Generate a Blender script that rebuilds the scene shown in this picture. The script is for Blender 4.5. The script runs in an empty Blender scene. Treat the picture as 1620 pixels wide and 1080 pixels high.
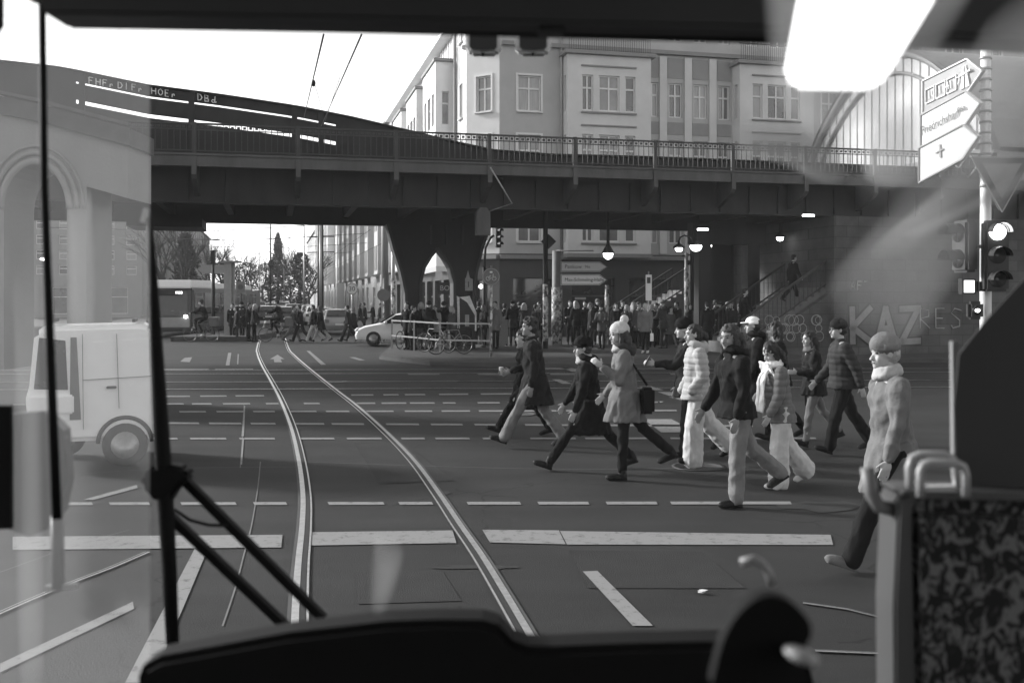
import bpy, bmesh, math, random
from mathutils import Vector, Matrix, noise
R = math.radians
random.seed(7)
S = bpy.context.scene
COL = S.collection
# ---------------------------------------------------------------- camera, sky, sun, exposure
F = 1575.0; EYE = 2.1; HOR = 470.0
cd = bpy.data.cameras.new('camera'); cam = bpy.data.objects.new('camera', cd); COL.objects.link(cam); S.camera = cam
cam.location = (0, 0, EYE); cam.rotation_euler = (R(90), 0, 0)
cd.sensor_width = 36; cd.lens = 36 * F / 1620; cd.shift_y = -(540 - HOR) / 1620
cd.clip_start = 0.05; cd.clip_end = 3000
cd.dof.use_dof = True; cd.dof.focus_distance = 14; cd.dof.aperture_fstop = 6.5
SUN_EL, SUN_AZ = R(22), R(292)          # azimuth clockwise from +Y: low, from the left and a little behind
w = bpy.data.worlds.new('World'); S.world = w; w.use_nodes = True
nt = w.node_tree; nt.nodes.clear()
sky = nt.nodes.new('ShaderNodeTexSky'); sky.sky_type = 'NISHITA'; sky.sun_disc = False
sky.sun_elevation = SUN_EL; sky.sun_rotation = SUN_AZ; sky.air_density = 1.0; sky.dust_density = 1.0; sky.ozone_density = 1.0
bw = nt.nodes.new('ShaderNodeRGBToBW'); bg = nt.nodes.new('ShaderNodeBackground'); out = nt.nodes.new('ShaderNodeOutputWorld')
bg.inputs[1].default_value = 0.12
nt.links.new(sky.outputs[0], bw.inputs[0]); nt.links.new(bw.outputs[0], bg.inputs[0]); nt.links.new(bg.outputs[0], out.inputs[0])
sd = bpy.data.lights.new('sun', 'SUN'); sd.energy = 2.0; sd.angle = R(7); sd.color = (1, 1, 1)
sun = bpy.data.objects.new('sun', sd); COL.objects.link(sun)
sdir = Vector((math.sin(SUN_AZ) * math.cos(SUN_EL), math.cos(SUN_AZ) * math.cos(SUN_EL), math.sin(SUN_EL)))
sun.rotation_euler = sdir.to_track_quat('Z', 'Y').to_euler(); sun.location = sdir * 60
S.view_settings.view_transform = 'Standard'; S.view_settings.look = 'None'; S.view_settings.gamma = 1; S.view_settings.use_curve_mapping = False
S.view_settings.exposure = 1.6
S.cycles.max_bounces = 6; S.cycles.volume_bounces = 0; S.cycles.caustics_reflective = False

# ---------------------------------------------------------------- helpers
def W(px, py, d): return Vector(((px - 810) / F * d, d, EYE - (py - HOR) / F * d))
def dep(py): return EYE * F / (py - HOR)
def G(px, py, z=0.0): d = (EYE - z) * F / (py - HOR); return Vector(((px - 810) / F * d, d, z))
U = Vector((0.972, 0.234, 0)); V = Vector((-0.234, 0.972, 0)); ANG = math.atan2(0.234, 0.972)
MATS = {}
def mat(name, v=0.3, rough=0.7, var=0.15, scale=6.0, bump=0.0, metal=0.0, emit=0.0, spec=0.5, detail=6, stretch=None, bscale=None):
    if name in MATS: return MATS[name]
    m = bpy.data.materials.new(name); m.use_nodes = True; t = m.node_tree; p = t.nodes['Principled BSDF']
    p.inputs['Roughness'].default_value = rough; p.inputs['Metallic'].default_value = metal
    p.inputs['Specular IOR Level'].default_value = spec
    tc = t.nodes.new('ShaderNodeTexCoord'); mp = t.nodes.new('ShaderNodeMapping'); t.links.new(tc.outputs['Object'], mp.inputs[0])
    if stretch: mp.inputs['Scale'].default_value = stretch
    n = t.nodes.new('ShaderNodeTexNoise'); n.inputs['Scale'].default_value = scale; n.inputs['Detail'].default_value = detail; n.inputs['Roughness'].default_value = 0.65
    t.links.new(mp.outputs[0], n.inputs['Vector'])
    mr = t.nodes.new('ShaderNodeMapRange'); mr.inputs[1].default_value = 0.25; mr.inputs[2].default_value = 0.75
    mr.inputs[3].default_value = v * (1 - var); mr.inputs[4].default_value = v * (1 + var)
    t.links.new(n.outputs[0], mr.inputs[0]); t.links.new(mr.outputs[0], p.inputs['Base Color'])
    if bump:
        b = t.nodes.new('ShaderNodeBump'); b.inputs['Strength'].default_value = min(1, bump); b.inputs['Distance'].default_value = 0.02
        if bscale:
            n2 = t.nodes.new('ShaderNodeTexNoise'); n2.inputs['Scale'].default_value = bscale; n2.inputs['Detail'].default_value = 4; t.links.new(mp.outputs[0], n2.inputs['Vector']); t.links.new(n2.outputs[0], b.inputs['Height'])
        else: t.links.new(n.outputs[0], b.inputs['Height'])
        t.links.new(b.outputs[0], p.inputs['Normal'])
    if emit: p.inputs['Emission Color'].default_value = (1, 1, 1, 1); p.inputs['Emission Strength'].default_value = emit
    MATS[name] = m; return m
def tag(o, label=None, cat=None, group=None, kind=None):
    if label: o['label'] = label
    if cat: o['category'] = cat
    if group: o['group'] = group
    if kind: o['kind'] = kind
    return o
def empty(name, loc=(0, 0, 0), rz=0):
    o = bpy.data.objects.new(name, None); COL.objects.link(o); o.location = loc; o.rotation_euler = (0, 0, rz); o.empty_display_size = 0.2; return o
def thing(name, label, cat, loc=(0, 0, 0), rz=0, group=None): return tag(empty(name, loc, rz), label, cat, group)
def frame_of(p):           # world -> local frame of a thing: parents are unrotated or built in local coordinates
    v = Vector((0, 0, 0))
    while p is not None: v += Vector(p.location); p = p.parent
    return v
class MB:
    """collects shapes; build() links them as one mesh object. world=True: coordinates given in world space."""
    def __init__(s): s.v = []; s.f = []; s.mi = []; s.sm = []; s.cm = 0
    def add(s, vs, fs, sm=False):
        b = len(s.v); s.v += [tuple(v) for v in vs]; s.f += [[b + i for i in f] for f in fs]; s.mi += [s.cm] * len(fs); s.sm += [sm] * len(fs); return s
    def box(s, c, d, rz=0, M=None):
        c = Vector(c); x, y, z = d[0] / 2, d[1] / 2, d[2] / 2
        vs = [Vector((i * x, j * y, k * z)) for i in (-1, 1) for j in (-1, 1) for k in (-1, 1)]
        Q = M or Matrix.Rotation(rz, 3, 'Z')
        s.add([c + Q @ v for v in vs], [(0, 1, 3, 2), (4, 6, 7, 5), (0, 4, 5, 1), (2, 3, 7, 6), (0, 2, 6, 4), (1, 5, 7, 3)]); return s
    def bar(s, a, b, w_, h=None):
        a = Vector(a); b = Vector(b); h = h or w_; d = b - a; L = d.length
        if L < 1e-6: return s
        s.box((a + b) / 2, (w_, h, L), M=d.to_track_quat('Z', 'Y').to_matrix()); return s
    def tube(s, pts, r, n=8, caps=True, sm=True, flat=1.0):
        pts = [Vector(p) for p in pts]; k = len(pts); rr = r if isinstance(r, (list, tuple)) else [r] * k; vs = []; up = None
        for i, p in enumerate(pts):
            d = (pts[min(i + 1, k - 1)] - pts[max(i - 1, 0)])
            if d.length < 1e-9: d = Vector((0, 0, 1))
            d.normalize()
            if up is None: up = Vector((0, 0, 1)) if abs(d.z) < 0.9 else Vector((1, 0, 0))
            x = d.cross(up); x.normalize(); y = x.cross(d); y.normalize(); up = y
            for j in range(n):
                a = 2 * math.pi * j / n; vs.append(p + (x * math.cos(a) + y * math.sin(a) * flat) * rr[i])
        fs = [(i * n + j, i * n + (j + 1) % n, (i + 1) * n + (j + 1) % n, (i + 1) * n + j) for i in range(k - 1) for j in range(n)]
        if caps: fs += [tuple(range(n))[::-1], tuple((k - 1) * n + j for j in range(n))]
        return s.add(vs, fs, sm)
    def lathe(s, prof, c=(0, 0, 0), n=16, M=None, sm=True):
        c = Vector(c); vs = []; k = len(prof)
        for r, z in prof:
            for j in range(n):
                a = 2 * math.pi * j / n; v = Vector((r * math.cos(a), r * math.sin(a), z)); vs.append(c + (M @ v if M else v))
        fs = [(i * n + j, i * n + (j + 1) % n, (i + 1) * n + (j + 1) % n, (i + 1) * n + j) for i in range(k - 1) for j in range(n)]
        fs += [tuple(range(n))[::-1], tuple((k - 1) * n + j for j in range(n))]
        return s.add(vs, fs, sm)
    def ell(s, c, r, M=None, n=12, m=8):
        c = Vector(c); r = (r, r, r) if isinstance(r, (int, float)) else r; vs = []
        for i in range(1, m):
            th = math.pi * i / m
            for j in range(n):
                a = 2 * math.pi * j / n; v = Vector((r[0] * math.sin(th) * math.cos(a), r[1] * math.sin(th) * math.sin(a), r[2] * math.cos(th))); vs.append(c + (M @ v if M else v))
        t = Vector((0, 0, r[2])); vs += [c + (M @ t if M else t), c - (M @ t if M else t)]
        a, b = len(vs) - 2, len(vs) - 1
        fs = [(i * n + j, (i + 1) * n + j, (i + 1) * n + (j + 1) % n, i * n + (j + 1) % n) for i in range(m - 2) for j in range(n)]
        fs += [(a, j, (j + 1) % n) for j in range(n)] + [(b, (m - 2) * n + (j + 1) % n, (m - 2) * n + j) for j in range(n)]
        return s.add(vs, fs, True)
    def prism(s, poly, d, M=None):
        """poly: world or local 3D points of one face, extruded by vector d"""
        d = Vector(d); p = [Vector(q) for q in poly]; n = len(p); vs = p + [q + d for q in p]
        return s.add(vs, [tuple(range(n))[::-1], tuple(range(n, 2 * n))] + [(i, (i + 1) % n, n + (i + 1) % n, n + i) for i in range(n)])
    def torus(s, c, R_, r, M=None, n=24, m=8, a0=0, a1=2 * math.pi):
        c = Vector(c); full = abs(a1 - a0 - 2 * math.pi) < 1e-6; pts = []
        for i in range(n + 1):
            a = a0 + (a1 - a0) * i / n; v = Vector((R_ * math.cos(a), R_ * math.sin(a), 0)); pts.append(c + (M @ v if M else v))
        return s.tube(pts, r, m)
    def quad(s, a, b, c, d): return s.add([a, b, c, d], [(0, 1, 2, 3)])
    def build(s, name, m, parent=None, world=False, bevel=0.0, loc=None):
        me = bpy.data.meshes.new(name); off = Vector((0, 0, 0))
        if world and parent is not None: off = frame_of(parent)
        if loc is not None: off = Vector(loc)
        me.from_pydata([(v[0] - off[0], v[1] - off[1], v[2] - off[2]) for v in s.v], [], s.f)
        ms = m if isinstance(m, (list, tuple)) else [m]
        for q in ms: me.materials.append(q)
        for i, p in enumerate(me.polygons): p.material_index = min(s.mi[i], len(ms) - 1); p.use_smooth = s.sm[i]
        bm = bmesh.new(); bm.from_mesh(me); bmesh.ops.recalc_face_normals(bm, faces=bm.faces)
        if bevel:
            bmesh.ops.bevel(bm, geom=[e for e in bm.edges if len(e.link_faces) == 2 and e.calc_face_angle(0) > 0.7], offset=bevel, segments=2, affect='EDGES', clamp_overlap=True)
        bm.to_mesh(me); bm.free()
        o = bpy.data.objects.new(name, me); COL.objects.link(o)
        if parent is not None: o.parent = parent
        elif loc is not None: o.location = loc
        return o
def children(o): return [c for c in list(bpy.data.objects) if c.parent == o]
KIDS = {}
def copy_tree(o, loc, rz, scale=1.0):
    def rec(x, par):
        c = x.copy(); COL.objects.link(c); c.parent = par
        for ch in x.children: rec(ch, c)
        return c
    c = rec(o, None); c.location = loc; c.rotation_euler = (0, 0, rz); c.scale = (scale,) * 3; return c
def recolour(o, part, m):
    for ch in o.children:
        if ch.name.split('.')[0] == part and ch.material_slots:
            ch.material_slots[0].link = 'OBJECT'; ch.material_slots[0].material = m
def text(s, size, m, parent, loc, rot, extr=0.002, align='LEFT', name='lettering', sx=1.0):
    c = bpy.data.curves.new(name, 'FONT'); c.body = s; c.size = size; c.extrude = extr; c.align_x = align; c.align_y = 'CENTER'; c.resolution_u = 3
    c.materials.append(m); o = bpy.data.objects.new(name, c); COL.objects.link(o); dg = bpy.context.evaluated_depsgraph_get(); me = bpy.data.meshes.new_from_object(o.evaluated_get(dg)); bpy.data.objects.remove(o); bpy.data.curves.remove(c)
    if not me.materials: me.materials.append(m)
    o = bpy.data.objects.new(name, me); COL.objects.link(o); o.parent = parent; o.location = loc; o.rotation_euler = rot; o.scale = (sx, 1, 1); return o
# materials
BLACK = mat('black_plastic', 0.012, 0.55, 0.2); DARKM = mat('dark_steel_paint', 0.022, 0.6, 0.35, 3, 0.2)
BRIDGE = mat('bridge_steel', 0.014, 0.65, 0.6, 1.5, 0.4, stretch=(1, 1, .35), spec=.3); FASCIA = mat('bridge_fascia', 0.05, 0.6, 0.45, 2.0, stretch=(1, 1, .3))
STEEL = mat('galvanised_steel', 0.3, 0.4, 0.2, 20, metal=0.6); CHROME = mat('polished_steel', 0.55, 0.25, 0.15, 12, metal=1.0)
WHITE = mat('white_paint', 0.7, 0.45, 0.05, 4); OFFW = mat('off_white_render', 0.5, 0.85, 0.08, 2, 0.1)
GLASSD = mat('window_glass', 0.03, 0.05, 0.3, 2, spec=0.9); RUBBER = mat('rubber', 0.015, 0.8, 0.2)
CURT = mat('curtained_glass', 0.32, 0.25, 0.25, 3, stretch=(6, 6, .4)); GLASSM = mat('sky_lit_glass', 0.16, 0.1, 0.35, 1.5, spec=0.8)
LAMP = mat('lamp_glass', 0.9, 0.4, 0.0, emit=6.0); SIGNW = mat('sign_white', 0.62, 0.5, 0.06, 5); SIGNG = mat('sign_grey', 0.28, 0.5, 0.08, 5); SIGND = mat('sign_blue', 0.10, 0.5, 0.1, 5)
INK = mat('sign_ink', 0.02, 0.6, 0.1)
# ---------------------------------------------------------------- ground, road, tracks, markings
def asphalt():
    m = bpy.data.materials.new('asphalt'); m.use_nodes = True; t = m.node_tree; p = t.nodes['Principled BSDF']; L = t.links.new
    p.inputs['Roughness'].default_value = 0.75; p.inputs['Specular IOR Level'].default_value = 0.3
    tc = t.nodes.new('ShaderNodeTexCoord')
    def nz(sc, det, st=None):
        n = t.nodes.new('ShaderNodeTexNoise'); n.inputs['Scale'].default_value = sc; n.inputs['Detail'].default_value = det
        mp = t.nodes.new('ShaderNodeMapping'); L(tc.outputs['Object'], mp.inputs[0]); L(mp.outputs[0], n.inputs['Vector'])
        if st: mp.inputs['Scale'].default_value = st
        return n
    a = nz(0.35, 5); b = nz(90, 3); c = nz(1.2, 5, (0.25, 1.4, 1)); v = t.nodes.new('ShaderNodeTexVoronoi'); v.inputs['Scale'].default_value = 60; L(tc.outputs['Object'], v.inputs['Vector'])
    def mth(op, x, y):
        q = t.nodes.new('ShaderNodeMath'); q.operation = op
        for i, k in enumerate((x, y)):
            if isinstance(k, float): q.inputs[i].default_value = k
            else: L(k, q.inputs[i])
        return q.outputs[0]
    a.inputs['Roughness'].default_value = .7
    s = mth('ADD', mth('MULTIPLY', a.outputs[0], 0.030), mth('MULTIPLY', b.outputs[0], 0.012)); s = mth('ADD', s, mth('MULTIPLY', c.outputs[0], 0.026)); s = mth('SUBTRACT', s, 0.015)
    f = mth('LESS_THAN', v.outputs['Distance'], 0.12); s = mth('ADD', s, mth('MULTIPLY', f, 0.012))
    dn = nz(3, 4); vm = t.nodes.new('ShaderNodeVectorMath'); vm.operation = 'ADD'; sc_ = t.nodes.new('ShaderNodeVectorMath'); sc_.operation = 'SCALE'; sc_.inputs['Scale'].default_value = .35; L(dn.outputs['Color'], sc_.inputs[0]); L(tc.outputs['Object'], vm.inputs[0]); L(sc_.outputs[0], vm.inputs[1])
    ve = t.nodes.new('ShaderNodeTexVoronoi'); ve.feature = 'DISTANCE_TO_EDGE'; ve.inputs['Scale'].default_value = .28; L(vm.outputs[0], ve.inputs['Vector'])
    ck = mth('MULTIPLY', mth('LESS_THAN', ve.outputs['Distance'], .0035), mth('GREATER_THAN', a.outputs[0], .5)); s = mth('MULTIPLY', s, mth('SUBTRACT', 1.0, mth('MULTIPLY', ck, .6)))
    st = nz(.9, 3); dk = mth('LESS_THAN', st.outputs[0], .36); s = mth('MULTIPLY', s, mth('SUBTRACT', 1.0, mth('MULTIPLY', dk, .16)))
    L(s, p.inputs['Base Color']); bp = t.nodes.new('ShaderNodeBump'); bp.inputs['Strength'].default_value = 0.35; bp.inputs['Distance'].default_value = 0.01; L(b.outputs[0], bp.inputs['Height']); L(bp.outputs[0], p.inputs['Normal'])
    return m
ASPH = asphalt()
def paint():
    m = bpy.data.materials.new('worn_road_paint'); m.use_nodes = True; t = m.node_tree; p = t.nodes['Principled BSDF']; L = t.links.new
    p.inputs['Roughness'].default_value = 0.7
    tc = t.nodes.new('ShaderNodeTexCoord'); n = t.nodes.new('ShaderNodeTexNoise'); n.inputs['Scale'].default_value = 9; n.inputs['Detail'].default_value = 8; n.inputs['Roughness'].default_value = 0.75; L(tc.outputs['Object'], n.inputs['Vector'])
    r = t.nodes.new('ShaderNodeValToRGB'); r.color_ramp.elements[0].position = 0.33; r.color_ramp.elements[0].color = (.06, .06, .06, 1); r.color_ramp.elements[1].position = 0.47; r.color_ramp.elements[1].color = (.21, .21, .21, 1)
    L(n.outputs[0], r.inputs[0]); L(r.outputs[0], p.inputs['Base Color']); return m
PAINT = paint()
g = MB(); g.box((0, 900, -0.55), (2600, 2600, 1)); g.build('ground', mat('ground_dirt', 0.05, 0.9, 0.3, .3), loc=(0, 0, 0))['kind'] = 'structure'
g = MB(); N = 60
g.quad((-70, -12, -.004), (70, -12, -.004), (70, 47.5, -.004), (-70, 47.5, -.004)); q = Vector((-8, 60, -.004))
def SV(off, b, z=-.004): p = Vector((-5.2, 47, 0)) + U * off + V * b; return Vector((p.x, p.y, z))
g2 = MB(); g2.quad(SV(-15, -6, -.001), SV(7.4, -6, -.001), SV(7.4, 420, -.001), SV(-15, 420, -.001))
road = tag(g.build('road', ASPH, loc=(0, 0, 0)), 'dark asphalt crossing with tram rails and worn white markings', None, kind='structure')
tag(g2.build('road', ASPH, loc=(0, 0, 0)), 'dark asphalt street running away under the viaduct', None, kind='structure')
# pavements, with a real kerb step
PAVE = mat('pavement_slabs', 0.045, 0.85, 0.3, 1.5, 0.4, bscale=30)
def pavement(poly, nm='pavement'):
    m_ = MB(); m_.prism([Vector((p.x, p.y, -.2)) for p in poly], (0, 0, .32)); o = m_.build(nm, PAVE, loc=(0, 0, 0)); o['kind'] = 'structure'; return o
def GU(a, b): return Vector((-3.2, 30, 0)) + U * a + V * b
pavement([G(600, 568), G(680, 578), G(1020, 583), G(1300, 574), G(1700, 572), GU(60, 10), GU(60, 30), GU(1, 30), SV(7.6, 10), G(622, 548)])
pavement([SV(7.4, 12), SV(12, 12), SV(12, 420), SV(7.4, 420)])
pavement([SV(-19, 5), SV(-15, 5), SV(-15, 420), SV(-19, 420)])
pavement([SV(-60, 3), SV(-19.02, 3), SV(-19.02, 20), SV(-60, 20)])
def mark(name, polys, z=.004):
    m_ = MB()
    for p in polys:
        vs = [G(x, y) for x, y in p]; m_.add([(v.x, v.y, z) for v in vs], [tuple(range(len(vs)))])
    o = m_.build(name, PAINT); o.parent = road; return o
def dash(y0, y1, segs, t):
    """short dashes of one row; y may drift across the picture"""
    ps = []
    for a, b in segs:
        ya = y0 + (y1 - y0) * a / 1620; yb = y0 + (y1 - y0) * b / 1620
        ps.append([(a, ya - t / 2), (b, yb - t / 2), (b + t * .6, yb + t / 2), (a + t * .6, ya + t / 2)])
    return ps
mark('dashed_line', dash(797, 795, [(50, 145), (172, 235), (285, 372), (400, 452), (518, 606), (630, 683), (738, 822), (850, 930), (958, 1038), (1060, 1250)], 4.5))
mark('dashed_line', dash(694, 693, [(15, 42), (50, 115), (135, 208), (218, 280), (300, 357), (378, 434), (470, 528), (548, 603), (634, 671), (688, 742), (763, 785), (838, 910), (925, 1045), (1060, 1130), (1180, 1290)], 2.6))
mark('dashed_line', dash(668, 676, [(0, 20), (60, 110), (140, 200), (220, 314), (330, 381), (396, 435), (457, 512), (524, 575), (610, 662), (681, 731), (750, 803), (830, 915), (950, 1005), (1018, 1080), (1110, 1190)], 2.6))
mark('dashed_line', dash(652, 648, [(283, 325), (342, 386), (400, 434), (459, 500), (515, 552), (578, 622), (640, 683), (698, 743), (757, 802), (820, 880), (895, 930), (1000, 1070)], 2.2))
mark('dashed_line', dash(640, 634, [(20, 50), (258, 290), (303, 334), (352, 395), (420, 440), (480, 505), (556, 593), (603, 642), (648, 687), (700, 720), (755, 790), (803, 835), (905, 930), (1010, 1040)], 2.2))
mark('dashed_line', dash(629, 617, [(250, 300), (316, 358), (372, 417), (555, 590), (606, 630), (640, 672), (694, 740), (760, 820)], 2.0))
mark('dashed_line', dash(592, 592, [(645, 695), (755, 802), (870, 960), (1060, 1100)], 1.6))
mark('dashed_line', dash(585, 581, [(235, 330), (340, 400), (820, 900), (990, 1060), (1080, 1120)], 1.6))
mark('stop_line', [[(20, 849), (447, 846), (445, 866), (20, 870)], [(487, 842), (716, 839), (722, 859), (486, 863)], [(763, 838), (884, 839), (895, 861), (775, 858)], [(886, 840), (1314, 846), (1318, 862), (897, 861.5)]])
mark('lane_line', [[(308, 868), (324, 880), (240, 1080), (198, 1080)], [(210, 952), (212, 963), (0, 1064), (0, 1050)], [(133, 790), (147, 791), (218, 772), (216, 767)], [(922, 904), (945, 903), (1033, 990), (1001, 990)]])
mark('crossing_block', [[(1018, 663), (1062, 663), (1104, 684), (1046, 684)], [(873, 600), (886, 600), (905, 607), (890, 607)], [(888, 582), (905, 582), (925, 588), (905, 588)], [(1010, 611), (1030, 611), (1050, 617), (1028, 617)], [(1040, 620), (1060, 620), (1078, 626), (1058, 626)], [(1058, 628), (1078, 628), (1100, 634), (1080, 634)]])
mark('lane_arrow', [[(427, 568), (439, 561), (450, 568), (444, 568), (446, 573), (434, 573), (433, 568)]])
mark('lane_arrow', [[(285, 572), (292, 566), (304, 565), (300, 573)]])
mark('lane_line', [[(357, 578), (363, 578), (366, 558), (361, 558)], [(375, 576), (377, 576), (378, 560), (376, 560)], [(485, 555), (490, 555), (516, 577), (508, 577)], [(552, 565), (562, 565), (578, 570), (568, 570)], [(382, 690), (386, 690), (388, 642), (386, 642)], [(380, 735), (383, 735), (386, 695), (384, 695)]])
# rails
RAILM = mat('worn_rail_steel', 0.6, 0.35, 0.25, 14, metal=0.85); GROOVE = mat('rail_groove', 0.012, 0.9, 0.3)
CONC = mat('track_bed_concrete', 0.055, 0.85, 0.3, 2.0)
def smooth(pts, n=8):
    o = []
    P = [pts[0]] + pts + [pts[-1]]
    for i in range(1, len(P) - 2):
        a, b, c, d = P[i - 1], P[i], P[i + 1], P[i + 2]
        for k in range(n):
            t = k / n; o.append(0.5 * ((2 * b) + (c - a) * t + (2 * a - 5 * b + 4 * c - d) * t * t + (3 * b - a - 3 * c + d) * t ** 3))
    o.append(P[-2]); return o
def ribbon(mb, pts, off, w_, z):
    vs = []
    for i, p in enumerate(pts):
        d = pts[min(i + 1, len(pts) - 1)] - pts[max(i - 1, 0)]; d.z = 0; d.normalize(); n = Vector((-d.y, d.x, 0))
        a = p + n * (off - w_ / 2); b = p + n * (off + w_ / 2); vs += [(a.x, a.y, z), (b.x, b.y, z)]
    mb.add(vs, [(2 * i, 2 * i + 1, 2 * i + 3, 2 * i + 2) for i in range(len(pts) - 1)])
def rail_obj(ls, side, parent, w_=.05):
    r = MB()
    for pts in ls: ribbon(r, pts, 0, w_, .009)
    r.cm = 1
    for pts in ls: ribbon(r, pts, side * w_ * .98, w_ * .75, .0075)
    r.cm = 2
    for pts in ls: ribbon(r, pts, side * w_ * 1.6, w_ * .32, .009); 
    r.cm = 3
    for pts in ls: ribbon(r, pts, side * .02, w_ * 2.9, .0055)
    return r.build('rail', [RAILM, GROOVE, RAILM, CONC], parent, world=True)
trk = thing('tram_track', 'curving grooved tram track leading away from the cab to the street under the bridge', 'tram track')
Lp = [(458, 1200), (464, 1060), (468, 950), (472, 890), (478, 830), (479, 780), (472, 725), (460, 675), (443, 632), (428, 603), (414, 578), (407, 560), (407, 548)]
Rp = [(960, 1200), (880, 1075), (806, 950), (763, 880), (728, 830), (694, 780), (655, 728), (610, 682), (565, 642), (530, 615), (490, 583), (466, 562), (456, 549)]
lw = [G(*p) for p in Lp]; rw = [G(*p) for p in Rp]
for k in range(1, 9):
    dd = k * 22.0; lw.append(lw[12] + V * dd); rw.append(rw[12] + V * dd + U * (.0))
rail_obj([smooth(lw)], -1, trk); rail_obj([smooth(rw)], 1, trk)
tk2 = thing('tram_track', 'straight tram tracks crossing the junction from side to side before the viaduct', 'tram track')
for i, yy in enumerate((582, 588, 600, 611)):
    d0 = dep(yy); c = Vector((-1, d0 - .6, 0)); rail_obj([[c + Vector((1, .03, 0)) * t for t in range(-60, 61, 6)]], 1 if i % 2 else -1, tk2)
tk3 = thing('tram_track', 'curved rails swinging off to the left of the cab', 'tram track')
rail_obj([smooth([G(*p) for p in [(-300, 1110), (0, 972), (110, 925), (175, 900), (236, 874)]])], 1, tk3, .022)
tk4 = thing('tram_track', 'thin rail lines in the asphalt at the lower right beside the seat', 'tram track')
rail_obj([[G(1270, 955), G(1340, 965), G(1420, 985), G(1700, 1040)]], 1, tk4, .012); rail_obj([[G(1290, 1031), G(1400, 1036), G(1700, 1050)]], 1, tk4, .012)
# seams, tar patches, covers and litter
TAR = mat('fresh_tar', 0.014, 0.7, 0.2, 3)
def blot(name, px, py, rx, ry, m, z=.0052, n=14, lab=None, cat=None, seed=0):
    rnd = random.Random(seed + px); c = G(px, py); vs = []
    for i in range(n):
        a = 2 * math.pi * i / n; k = rnd.uniform(.6, 1.2); vs.append((rx * k * math.cos(a), ry * k * math.sin(a), z))
    o = MB().add(vs, [tuple(range(n))]).build(name, m, loc=(0, 0, 0)); o.location = (c.x, c.y, 0)
    if lab: tag(o, lab, cat)
    else: o.parent = road
    return o
for pl_ in ([(560, 700), (640, 700), (720, 760), (600, 765)], [(900, 870), (1110, 872), (1180, 930), (930, 930)], [(560, 905), (700, 903), (730, 950), (565, 955)], [(700, 606), (860, 606), (900, 618), (720, 618)]):
    mm_ = MB(); vv_ = [G(x, y) for x, y in pl_]; mm_.add([(v.x, v.y, .0012) for v in vv_], [(0, 1, 2, 3)]); oo_ = mm_.build('asphalt_repair', mat('asphalt_repair', .021, .85, .3, 3, .4, bscale=90, spec=.3)); oo_.parent = road
blot('tar_patch', 765, 897, .42, .06, TAR, z=.0026); blot('tar_patch', 705, 779, .07, .1, TAR, z=.0026); blot('tar_patch', 652, 723, .05, .2, TAR, z=.0026); blot('tar_patch', 1300, 800, .5, .3, TAR, z=.0026)
for i, (x, y) in enumerate([(820, 655), (1105, 738), (530, 604)]):
    m_ = MB(); m_.lathe([(.0, 0.001), (.33, .001), (.33, .008), (.28, .008), (.28, .005), (.0, .005)], n=24); c = G(x, y)
    o = m_.build('manhole_cover', mat('cast_iron', .06, .5, .4, 30, metal=.5)); o.location = (c.x, c.y, 0)
    tag(o, ['round iron manhole cover in front of the man in the dark coat', 'round manhole cover at the feet of the woman in the pale puffer jacket', 'round manhole cover beside the right-hand rail further off'][i], 'manhole cover')
PAPER = mat('paper_scrap', .5, .9, .2)
def litter(px, py, s, lab):
    c = G(px, py); r_ = random.Random(px); m_ = MB()
    for k in range(3):
        a = r_.uniform(0, 3); m_.add([(math.cos(a + t) * s * r_.uniform(.4, 1), math.sin(a + t) * s * r_.uniform(.4, 1), r_.uniform(.006, .03)) for t in (0, 1.4, 3, 4.6)], [(0, 1, 2), (0, 2, 3)])
    o = m_.build('litter', PAPER); o.location = (c.x, c.y, 0); tag(o, lab, 'litter')
litter(1110, 938, .05, 'crumpled scrap of white paper on the asphalt below the stop line'); litter(762, 570, .14, 'crumpled white paper at the kerb below the round bicycle sign')
litter(1046, 637, .07, 'small white scrap on the road right of the woman in the bobble hat'); litter(515, 1036, .02, 'tiny white scrap on the road near the dashboard')
# fine cracks / joints in the asphalt
cr = MB()
for pts in ([(412, 730), (408, 770), (398, 830), (385, 880), (372, 930), (352, 990)], [(386, 640), (383, 700), (380, 740)], [(205, 838), (120, 862), (0, 905)], [(470, 730), (900, 742), (1300, 736)], [(0, 760), (240, 742), (470, 738)]):
    ribbon(cr, smooth([G(*p) for p in pts]), 0, .012, .0022)
o = cr.build('asphalt_joint', mat('joint_dust', .13, .9, .3)); o.parent = road
# ---------------------------------------------------------------- facades
def wall(mb, o, du, L, z0, z1, ops, depth=.18, out_=None):
    """wall with real openings. o: start, du: direction, ops: (a0, a1, b0, b1)"""
    o = Vector(o); du = Vector(du); n = Vector((du.y, -du.x, 0))   # outward normal
    us = sorted({0, L} | {x for q in ops for x in q[:2]}); zs = sorted({z0, z1} | {x for q in ops for x in q[2:]})
    P = lambda a, z, b=0: o + du * a - n * b + Vector((0, 0, z))
    for i in range(len(us) - 1):
        for j in range(len(zs) - 1):
            cu, cz = (us[i] + us[i + 1]) / 2, (zs[j] + zs[j + 1]) / 2
            if any(q[0] < cu < q[1] and q[2] < cz < q[3] for q in ops): continue
            mb.quad(P(us[i], zs[j]), P(us[i + 1], zs[j]), P(us[i + 1], zs[j + 1]), P(us[i], zs[j + 1]))
    for a0, a1, b0, b1 in ops:
        for (p, q_) in (((a0, b0), (a1, b0)), ((a1, b0), (a1, b1)), ((a1, b1), (a0, b1)), ((a0, b1), (a0, b0))):
            mb.quad(P(*p), P(*q_), P(*q_, depth), P(*p, depth))
    return n
FRAME = mat('window_frame_white', .62, .5, .06); FRAMED = mat('window_frame_dark', .05, .5, .2)
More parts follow.
